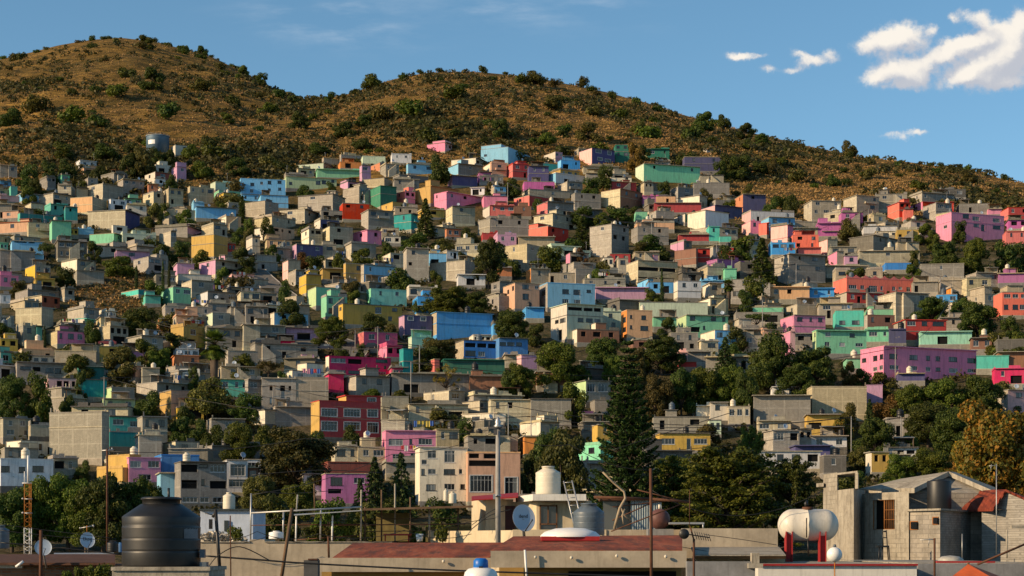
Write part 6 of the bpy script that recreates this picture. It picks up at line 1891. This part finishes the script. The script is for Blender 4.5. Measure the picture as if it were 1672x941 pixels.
    for k in range(8,0,-1): a=math.pi/2*k/8; pr.append((r*math.sin(a),L-r*.92*(1-math.cos(a))))
    pr.append((0,L)); b.lathe(pr,44,0,tuple(c),'x'); part(b,'vessel',[plain('tank_white',(.62,.57,.48),.42,0,.45,.1,2.,True)],o)
    for x in (1289,1344):
        b=MB(); px_box(b,x-5.5,868,x+5.5,924,62.2,.10); px_box(b,x-5.5,868,x-4,924,62.1,.4); px_box(b,x+4,868,x+5.5,924,62.1,.4); part(b,'leg',[REDP],o)
    b=MB(); px_box(b,1297,881,1337,886,62.5,.3); bar(b,(1319,880),(1320,908),62.3,.025); bar(b,(1317,846),(1317,878),62.0,.02); part(b,'saddle',[BLKP],o)
    b=MB(); b.tube([W(1319,834,62.6),W(1319,828,62.6)],[.20,.19],20); part(b,'collar',[RUST],o); b=MB(); b.tube([W(1317,829,62.6),W(1316,822,62.6),W(1318,817,62.6)],[.06,.07,.03],10); part(b,'valve',[BLKP],o)
    o=root('globe_lamp','small white globe lamp on a thin stem before the gas tank','lamp',1362.5,941,50); b=MB(); r=12.6*50/F; b.lathe([(0,-r)]+[(r*math.sin(math.pi*k/12),-r*math.cos(math.pi*k/12)) for k in range(1,12)]+[(0,r)],28,0,tuple(W(1362.5,906,50))); part(b,'globe',[WHP],o)
    b=MB(); bar(b,(1363,1000),(1363,918),50,.016); part(b,'stem',[ORP],o); b=MB(); b.tube([W(1363,893.5,50),W(1363,889,50)],[.05,.03],10); part(b,'cap',[GRYP],o)
    # white parapet with a red coping
    o=root('white_parapet_building','white building with a peeling red coping along the bottom east','building',1370,941,52)
    b=MB(); px_box(b,1238,924,1497,1300,52,1.2); part(b,'wall',[WPL],o); b=MB(); px_box(b,1236,921,1499,924,51.9,.5); part(b,'coping',[REDP],o)
    b=MB(); px_box(b,1238,921.5,1499,922,53.2,12); part(b,'roof',[ROUGHC],o)
    o=root('grey_parapet_building','grey rough parapet building at the bottom east corner','building',1600,941,53)
    b=MB(); px_box(b,1499,921,1720,1300,53,1.0); part(b,'wall',[GREYP],o); b=MB(); px_box(b,1530,916.5,1625,920.8,54.5,.3); part(b,'coping',[REDP],o); b=MB(); px_box(b,1499,919.5,1720,921,54,14); part(b,'roof',[ROUGHC],o)
    o=root('orange_canopy','pointed orange canopy at the bottom east','canopy',1583,941,43); b=MB(); ap=W(1581,921,44); q=[W(1546,948,43),W(1628,948,43),W(1640,944,46),W(1556,944,46)]
    for k in range(4): b.face([q[k],q[(k+1)%4],ap])
    b.face([q[3],q[2],q[1],q[0]]); part(b,'cover',[TARP],o); b=MB(); b.tube([ap+Vector((0,0,-.02)),ap+Vector((0,0,.04))],.03,8); bar(b,(1583,944),(1583,1010),44.3,.03); part(b,'pole',[WOOD],o)
    o=root('skylight','flat pale dome skylight on the grey parapet roof','skylight',1552,916,64); b=MB(); b.lathe([(.44,-.05),(.44,.02),(.3,.11),(0,.15)],28,0,tuple(W(1552,914,64))); part(b,'dome',[plain('dusty_dome',(.40,.38,.33),.5)],o)
    b=MB(); b.lathe([(.0,-.12),(.48,-.12),(.48,-.05),(.0,-.05)],28,0,tuple(W(1552,914,64))); part(b,'curb',[ROUGHC],o)
    # ---- raw concrete house in the east
    o=root('concrete_house','unfinished raw concrete and brick house with a rusty barred window','house',1500,915,80)
    b=MB(); b.prism(fp([(1344,85),(1394,80),(1413,83.2),(1413,90),(1344,90)]),0,ZA(800,82)); b.prism(fp([(1344.2,85.1),(1367,82.9),(1369,84.5),(1369,90),(1344.2,90)]),ZA(801,82),ZA(773,84)); part(b,'tower',[ROUGHC],o)
    b=MB(); b.prism(fp([(1367,82.8),(1400,80.3),(1402,84),(1369,86)]),ZA(774.5,82),ZA(771.5,82)); b.prism(fp([(1396,80.6),(1401,80.2),(1402,81.5),(1397,82)]),ZA(800,82),ZA(774.5,82)); b.prism(fp([(1333,85.5),(1345,84.6),(1345,86),(1333,86)]),ZA(795,85),ZA(789,85)); part(b,'roof_frame',[ROUGHC],o)
    # wall with the barred window
    A,Bp=Vector((XA(1412,81.7),81.7,0)),Vector((XA(1484,79.2),79.2,0)); d=(Bp-A); wl=d.length; ux=(d.x/wl,d.y/wl)
    def sol(px):  # distance along this wall seen at a photo column
        k=(px-CXP)/F; return (A.x-k*A.y)/(k*ux[1]-ux[0])
    zz=lambda py,u: ZA(py,A.y+ux[1]*u)
    u0,u1=sol(1425),sol(1461); b=MB(); v0,v1=zz(865,u0),zz(817,u0)
    facade(b,(A.x,A.y),ux,wl,0,ZA(806,82),[(u0,v0,u1,v1,.22,True)],0); b.prism([(A.x,A.y+.7),(Bp.x,Bp.y+.7),(Bp.x,90),(A.x,90)],0,ZA(806,82)-.01); part(b,'wall',[ROUGHC,ROUGHC,DARKIN],o)
    fr=MB(); Pt=lambda u,v,d_=.0: Vector((A.x+ux[0]*u-ux[1]*-d_*-1, A.y+ux[1]*u+ux[0]*d_*1, v))
    for u in (u0,u1,(u0+u1)/2): fr.tube([Pt(u,v0,.05),Pt(u,v1,.05)],.03,6)
    for v in (v0,v1,v0+(v1-v0)*.33,v0+(v1-v0)*.66): fr.tube([Pt(u0 if v in(v0,v1) else (u0+u1)/2,v,.05),Pt(u1,v,.05)],.028 if v in(v0,v1) else .014,6)
    for k in range(1,6): u=(u0+u1)/2+(u1-u0)/2*k/6; fr.tube([Pt(u,v0,.05),Pt(u,v1,.05)],.014,6)
    part(fr,'window',[plain('rusty_orange_bars',(.30,.12,.03),.8)],o)
    b=MB(); px_box(b,1397,832,1408,860,80.35,.0+.02) if False else None
    b=MB(); b.prism(fp([(1484.2,79.3),(1535,77.4),(1540,83),(1484.2,88)]),0,ZA(833.5,80)); part(b,'terrace_wall',[GBRK],o)
    b=MB(); b.prism(fp([(1535.2,77.5),(1600,82.4),(1600,90),(1540,90)]),0,ZA(833,80)-.02); part(b,'side_wall',[WBRK],o)
    b=MB(); b.prism(fp([(1481,79.2),(1536,77.1),(1602,82.2),(1602,90),(1481,90)]),ZA(835.8,80),ZA(832.6,80)); part(b,'terrace_slab',[ROUGHC],o)
    b=MB(); b.prism(fp([(1598,82.6),(1625,80),(1627,84),(1598,86)]),0,ZA(850,81)); part(b,'pillar',[GBRK],o)
    for (x0,x1,y0,y1,Ym) in ((1485.5,1498.5,851,865.5,79.15),(1522,1532,844,857,77.78)):
        b=MB(); Y0=Ym+.02; b.prism(fp([(x0,Y0),(x1,Y0-.45*(x1-x0)/13),(x1,Y0+.6),(x0,Y0+.6)]),ZA(y1,Y0),ZA(y0,Y0)); wf=part(b,'window',[plain('rusty_orange_bars',(.3,.12,.03),.8)],o)
        b=MB(); b.prism(fp([(x0+1.5,Y0-.06),(x1-1.5,Y0-.06-.45*(x1-x0)/13),(x1-1.5,Y0+.4),(x0+1.5,Y0+.4)]),ZA(y1-1.5,Y0),ZA(y0+1.5,Y0)); part(b,'pane',[GL],o)
    # pitched roof slabs
    b=MB(); slab_=lambda pts,th: None
    def slab2(pts,th,mi=0):
        i=len(b.v); P=[W(*p) for p in pts]; n=len(P); b.v+=[tuple(p) for p in P]+[tuple(p-Vector((0,0,th))) for p in P]
        fs=[tuple(i+k for k in range(n)),tuple(i+n+k for k in reversed(range(n)))]+[(i+n+k,i+n+(k+1)%n,i+(k+1)%n,i+k) for k in range(n)]
        b.f+=fs; b.m+=[mi]*len(fs); b.sm+=[False]*len(fs)
    slab2([(1401,799,84.5),(1493,797,80),(1549,770,82.6),(1470,782,93)],.22); slab2([(1549,770,82.6),(1625,803,80.5),(1625,796,91),(1560,771,93)],.22); part(b,'roof',[ROUGHC],o)
    b=MB(); b.prism([(XA(1480,81.2),81.2),(XA(1618,81.2),81.2),(XA(1618,90),90),(XA(1480,90),90)],0,[ZA(803,81.2),ZA(806,81.2),ZA(806,81.2),ZA(803,81.2)]); i=len(b.v)
    P=[W(1496,803,81.25),W(1616,806,81.25),W(1549,774.5,83)]; b.face(P); part(b,'gable',[GBRK],o)
    b=MB(); px_box(b,1526,785,1545,801,81.3,.05); part(b,'vent',[DARKIN],o)
    o=root('brick_house','limewashed brick house with a sagging red tiled roof at the east edge','house',1650,905,77)
    b=MB(); b.prism(fp([(1603,79.5),(1700,77),(1700,88),(1603,88)]),0,ZA(832,78)); P=[W(1604,832,79.4),W(1700,832,77),W(1700,826,77),W(1641,801,78.4)]; b.face(P); part(b,'wall',[WBRK],o)
    b=MB(); slab2([(1556,832.5,82),(1621,831,78.2),(1643,799.5,78.2),(1582,801.5,83)],.1); slab2([(1643,799.5,78.1),(1710,830,77),(1710,824,84),(1600,800,84)],.1); part(b,'roof',[TILE],o)
    b=MB(); px_box(b,1652,858,1690,863,76.6,.2); bar(b,(1644,865),(1644,912),76.9,.03); part(b,'lintel',[ROUGHC],o)
    o=root('water_tank','smooth black cylinder tank on the raw concrete house terrace','water tank',1533.5,833,79.4,'water tanks on the near roofs'); m=79.4/F; r=19.5*m; h=47.5*m
    b=MB(); b.lathe([(0,.04),(r*.98,.04),(r,.08),(r,h-.04),(r*.97,h),(r*.5,h+.03)],44); link('tank_body',b.mesh('tank_body',[BLKP]),o); b=MB(); b.lathe([(r*.5,h+.02),(r*.5,h+.06),(0,h+.065)],30); b.build('lid',[BLKP],o)
    o=root('high_chair','thin black metal high chair beside the barred window','chair',1445,918,77)
    for a,c in (((1436,892),(1434,925)),((1451,892),(1454,925)),((1441,892),(1440,925)),((1447,866),(1451,922))):
        b=MB(); bar(b,a,c,77,.025); part(b,'leg',[BLKP],o)
    b=MB(); px_box(b,1434,891,1452,894,76.9,.4); part(b,'seat',[BLKP],o); b=MB(); bar(b,(1441,866),(1442,892),77,.025); bar(b,(1441,868),(1447,868),77,.03); bar(b,(1441,878),(1448,878),77,.02); part(b,'backrest',[BLKP],o)
    for k,(x,t,bt,Y) in enumerate(((1526,879,960,50),(1627,758,905,76),(1571,872,918,77))):
        o=root('aerial_mast',['thin mast with a small arm on the grey parapet roof','tall thin aerial mast beside the red tiled roof','thin grey pipe standing before the limewashed wall'][k],'mast',x,bt,Y); b=MB(); bar(b,(x,bt),(x,t),Y,.02 if k else .03); part(b,'shaft',[RUST if k==0 else METAL],o)
        if k<2: b=MB(); bar(b,(x-24 if k==0 else x-12,t+3),(x,t+2),Y,.012); bar(b,(x-10,t+12),(x-8,t),Y,.01); part(b,'boom',[METAL],o)
    o=root('bent_pole','long bent rusty pole slanting over the bottom east roofs','pole',1640,900,50); b=MB(); bar(b,(1596,922),(1680,886),50,.03); part(b,'shaft',[RUST],o)
    # cables over the near roofs
    for k,(pts,Y,r_) in enumerate((([(335,908),(420,914),(500,920),(700,930),(900,937),(1128,944)],44.,.022),([(0,856),(60,864),(190,880)],47,.008),([(0,866),(90,876),(200,884)],47.5,.008),([(0,886),(110,896),(200,906)],46,.014),([(768,866),(800,842),(835,832)],73,.018),([(770,858),(800,836),(822,826)],73.2,.014),([(700,868),(770,852),(813,846)],71,.012),([(1150,873),(1210,881),(1268,890)],47,.008),([(340,926),(358,906),(392,893),(440,915)],42,.012),([(410,776),(520,768),(620,772)],92,.018),([(415,800),(470,806),(560,800)],90,.016),([(1000,735),(1110,700),(1200,672)],150,.03),([(1060,884),(1180,904),(1290,914)],60,.01))):
        P=[W(x,y,Y) for x,y in pts]; Q=[]
        for a in range(len(P)-1):
            p0,p1,p2,p3=P[max(a-1,0)],P[a],P[a+1],P[min(a+2,len(P)-1)]
            for i in range(6):
                t=i/6; Q.append(.5*((2*p1)+(p2-p0)*t+(2*p0-5*p1+4*p2-p3)*t*t+(3*p1-p0-3*p2+p3)*t**3))
        Q.append(P[-1]); b=MB(); b.tube(Q,r_,5); c=b.build('roof_cable',[BLKP])
        tag(c,['thick black cable sagging across the cream fascia','topmost thin cable over the west bushes','second thin cable over the west bushes','dark cable crossing before the half hidden dish','upper black cable looping to the concrete utility pole','lower black cable looping beside the cream house wall','cable from the pale parapet to the concrete pole','thin cable from the dark aerial toward the gas tank','tangled cable arching beside the biggest tank','high cable before the bare trunk tree','low cable before the bare trunk tree','cable rising past the layered pine','thin cable from the red roof to the red legs'][k],'cable','cables over the near roofs')
    for k,(pts,Y,lb) in enumerate((([(327,876),(420,868),(520,872),(660,866),(770,872)],65,'upper strand of wire along the long beige wall'),([(327,880),(440,875),(560,878),(700,872)],65.2,'lower strand of wire along the long beige wall'),([(813,702),(930,726),(1063,768)],60,'cable from the concrete pole top to the rusty post'),([(813,704),(640,742),(409,808)],70,'cable from the concrete pole top to the west pergola'),([(813,700),(500,716),(175,737)],66,'long cable from the concrete pole to the reddish mast pole'),([(1063,800),(1200,842),(1345,800)],62,'cable sagging from the rusty post to the raw concrete tower'))):
        P=[W(x,y,Y) for x,y in pts]; Q=[]
        for a in range(len(P)-1):
            for i in range(8): t=i/8; Q.append(P[a].lerp(P[a+1],t)-Vector((0,0,.22*4*t*(1-t))))
        Q.append(P[-1]); b=MB(); b.tube(Q,.011,5); tag(b.build('roof_cable',[BLKP]),lb,'cable','cables over the near roofs')
# ---------------------------------------------------------------- sky, sun, camera
SUN_EL,SUN_AZ=21.,24.     # azimuth: degrees in front of straight left (towards the camera)
SKY_K,SUN_K,EXPO=.105,4.8,.40
def world():
    w=bpy.data.worlds.new('World'); sc.world=w; w.use_nodes=True; t=w.node_tree; n=t.nodes; l=t.links; n.clear()
    out=n.new('ShaderNodeOutputWorld'); bg=n.new('ShaderNodeBackground'); bg.inputs[1].default_value=SKY_K
    sky=n.new('ShaderNodeTexSky'); sky.sky_type='NISHITA'; sky.sun_disc=False; sky.sun_elevation=R(SUN_EL)
    # direction to the sun: (-cos az, -sin az); Nishita's rotation turns from +Y clockwise seen from above
    sx,sy=-math.cos(R(SUN_AZ)),-math.sin(R(SUN_AZ)); sky.sun_rotation=math.atan2(sx,sy)
    sky.altitude=2200; sky.air_density=1.15; sky.dust_density=.7; sky.ozone_density=3.2
    hs=n.new('ShaderNodeHueSaturation'); hs.inputs['Saturation'].default_value=1.04; hs.inputs['Hue'].default_value=.485; l.new(sky.outputs[0],hs.inputs['Color'])
    tc=n.new('ShaderNodeTexCoord'); sp=n.new('ShaderNodeSeparateXYZ'); l.new(tc.outputs['Generated'],sp.inputs[0])
    def M(op,a,b=0.):
        x=n.new('ShaderNodeMath'); x.operation=op
        for k,v in enumerate((a,b)):
            if isinstance(v,bpy.types.NodeSocket): l.new(v,x.inputs[k])
            else: x.inputs[k].default_value=v
        return x.outputs[0]
    ys=M('MAXIMUM',sp.outputs[1],.05); u=M('DIVIDE',sp.outputs[0],ys); v=M('DIVIDE',sp.outputs[2],ys)   # direction as slopes
    front=M('GREATER_THAN',sp.outputs[1],.1)
    cb=n.new('ShaderNodeCombineXYZ'); l.new(u,cb.inputs[0]); l.new(v,cb.inputs[1])
    def NZ(vec,sc_,det,ro,w_=0.):
        x=n.new('ShaderNodeTexNoise'); x.inputs['Scale'].default_value=sc_; x.inputs['Detail'].default_value=det; x.inputs['Roughness'].default_value=ro; l.new(vec,x.inputs['Vector']); return x
    wn=NZ(cb.outputs[0],55.,5,.62); wc=n.new('ShaderNodeVectorMath'); wc.operation='SUBTRACT'; l.new(wn.outputs[1],wc.inputs[0]); wc.inputs[1].default_value=(.5,.5,.5)
    ws=n.new('ShaderNodeVectorMath'); ws.operation='SCALE'; l.new(wc.outputs[0],ws.inputs[0]); ws.inputs['Scale'].default_value=.014
    wa=n.new('ShaderNodeVectorMath'); wa.operation='ADD'; l.new(cb.outputs[0],wa.inputs[0]); l.new(ws.outputs[0],wa.inputs[1])
    sw=n.new('ShaderNodeSeparateXYZ'); l.new(wa.outputs[0],sw.inputs[0])
    def blobs(lst,dx=0.,dy=0.):
        tot=None
        for cx,cy,rx,ry,rot,wt in lst:
            a=M('SUBTRACT',sw.outputs[0],(cx-CXP)/F+dx); b=M('SUBTRACT',sw.outputs[1],(PH-cy)/F+dy)
            c,s=math.cos(rot),math.sin(rot)
            p=M('DIVIDE',M('ADD',M('MULTIPLY',a,c),M('MULTIPLY',b,s)),rx*1.2/F); q=M('DIVIDE',M('SUBTRACT',M('MULTIPLY',b,c),M('MULTIPLY',a,s)),ry*1.2/F)
            g=M('MULTIPLY',M('POWER',2.718,M('MULTIPLY',M('ADD',M('MULTIPLY',p,p),M('MULTIPLY',q,q)),-1.)),wt)
            tot=g if tot is None else M('ADD',tot,g)
        return tot
    CL=[(1420,73,20,13,.2,1.1),(1450,64,24,16,.3,1.2),(1478,56,22,16,.1,1.2),(1520,48,9,7,.2,.9),(1503,70,22,12,0,.5),(1425,128,18,10,.4,1.0),(1455,112,26,17,.3,1.3),(1490,116,34,15,.35,1.0),(1500,130,16,12,0,1.),(1477,140,10,6,0,.8),(1540,88,34,14,.45,1.15),(1575,75,32,13,.4,1.1),(1610,58,26,11,.45,1.),(1570,122,24,13,.5,1.1),(1600,112,34,20,.5,1.3),(1640,95,36,30,.3,1.5),(1660,70,20,26,0,1.3),(1668,35,12,16,0,1.1),(1620,132,50,10,.05,1.1),(1590,28,20,9,-.1,1.05),(1610,38,9,6,0,.7),(1556,28,7,7,.5,.7),
        (1204,95,14,6,-.1,1.05),(1230,90,18,3.5,.3,.7),(1255,112,10,6,0,.9),(1290,112,9,5,0,.75),(1325,102,20,8,0,1.),(1306,90,13,6,-.3,.8),(1358,90,10,9,.6,.9),(1470,222,32,5,.12,.55),(1495,217,12,4,.2,.5)]
    d0=blobs(CL); d1=blobs(CL,.0035,-.0065)          # density here, and a step from the sun's side
    fn=NZ(cb.outputs[0],130.,8,.68); f0=M('ADD',d0,M('MULTIPLY',M('SUBTRACT',fn.outputs[0],.5),2.3))
    def ramp(x,a,b):
        r=n.new('ShaderNodeMapRange'); r.interpolation_type='SMOOTHSTEP'; l.new(x,r.inputs[0]); r.inputs[1].default_value=a; r.inputs[2].default_value=b; return r.outputs[0]
    mask=M('MULTIPLY',M('MULTIPLY',ramp(f0,.0,1.2),ramp(d0,.04,.40)),front)
    shade=ramp(M('ADD',M('SUBTRACT',d0,d1),M('MULTIPLY',M('SUBTRACT',NZ(wa.outputs[0],70.,6,.6).outputs[0],.5),2.6)),-.75,1.25)
    cc=n.new('ShaderNodeMix'); cc.data_type='RGBA'; l.new(shade,cc.inputs[0]); k=1/SKY_K
    cc.inputs[6].default_value=(.40*k,.42*k,.47*k,1); cc.inputs[7].default_value=(.74*k,.69*k,.62*k,1)
    # thin high cirrus
    mp=n.new('ShaderNodeMapping'); mp.inputs['Scale'].default_value=(1.,4.2,1.); mp.inputs['Rotation'].default_value=(0,0,R(-14)); l.new(cb.outputs[0],mp.inputs[0])
    cn=NZ(mp.outputs[0],14.,7,.6); ci=blobs([(545,38,110,26,-.12,1.),(800,10,90,22,-.2,.8),(980,8,80,20,-.1,.7),(590,8,60,12,0,.4)])
    cm=M('MULTIPLY',M('MULTIPLY',ramp(cn.outputs[0],.42,.78),ci),M('MULTIPLY',front,.42))
    mc=n.new('ShaderNodeMix'); mc.data_type='RGBA'; l.new(cm,mc.inputs[0]); l.new(hs.outputs[0],mc.inputs[6]); mc.inputs[7].default_value=(.62*k,.66*k,.70*k,1)
    m2=n.new('ShaderNodeMix'); m2.data_type='RGBA'; l.new(mask,m2.inputs[0]); l.new(mc.outputs[2],m2.inputs[6]); l.new(cc.outputs[2],m2.inputs[7])
    l.new(m2.outputs[2],bg.inputs[0]); l.new(bg.outputs[0],out.inputs[0])
    sd=bpy.data.lights.new('sun','SUN'); sd.energy=SUN_K; sd.angle=R(.5); sd.color=(1.,.74,.45)
    so=link('sun',sd); dirn=Vector((sx*math.cos(R(SUN_EL)),sy*math.cos(R(SUN_EL)),math.sin(R(SUN_EL)))); so.rotation_euler=dirn.to_track_quat('Z','Y').to_euler(); so.location=(-200,-20,200)
def camera():
    c=bpy.data.cameras.new('camera'); c.sensor_width=36; c.lens=36*F/1672; c.shift_y=(PH-470.5)/1672; c.clip_start=.5; c.clip_end=12000
    o=link('camera',c); o.location=(0,0,CZ); o.rotation_euler=(math.pi/2,0,0); sc.camera=o
def main():
    camera(); world()
    build_listed()
    TE=build_trees()
    for i,e in enumerate(TE):
        cx,t,b=e['rect']; h=b-t; k=.36 if e['kind'] not in('cypress','conifer','norfolk','darkcon') else .25
        claim(cx-e['w']*k,cx+e['w']*k,t+h*.12,b-h*.1,e['Y'],500+i)
    claim(108,228,442,502,D(170,502),700)
    fill_town(190)
    fill_trees(TE); label_houses(); label_trees(TE)
    build_hill_plants(); build_roads(); build_poles(); build_cars(); reservoir(); build_tanks(); build_roof_things(); build_fore()
    vs=sc.view_settings; vs.view_transform='Standard'; vs.look='None'; vs.gamma=1; vs.exposure=EXPO; vs.use_curve_mapping=False
    sc.render.engine='CYCLES'; sc.cycles.max_bounces=5; sc.cycles.diffuse_bounces=3; sc.cycles.glossy_bounces=2; sc.cycles.transmission_bounces=3; sc.cycles.use_denoising=True
    from collections import Counter
    print('objects',len(sc.objects),Counter(o.get('category') for o in sc.objects if o.get('category')).most_common(12))
main()
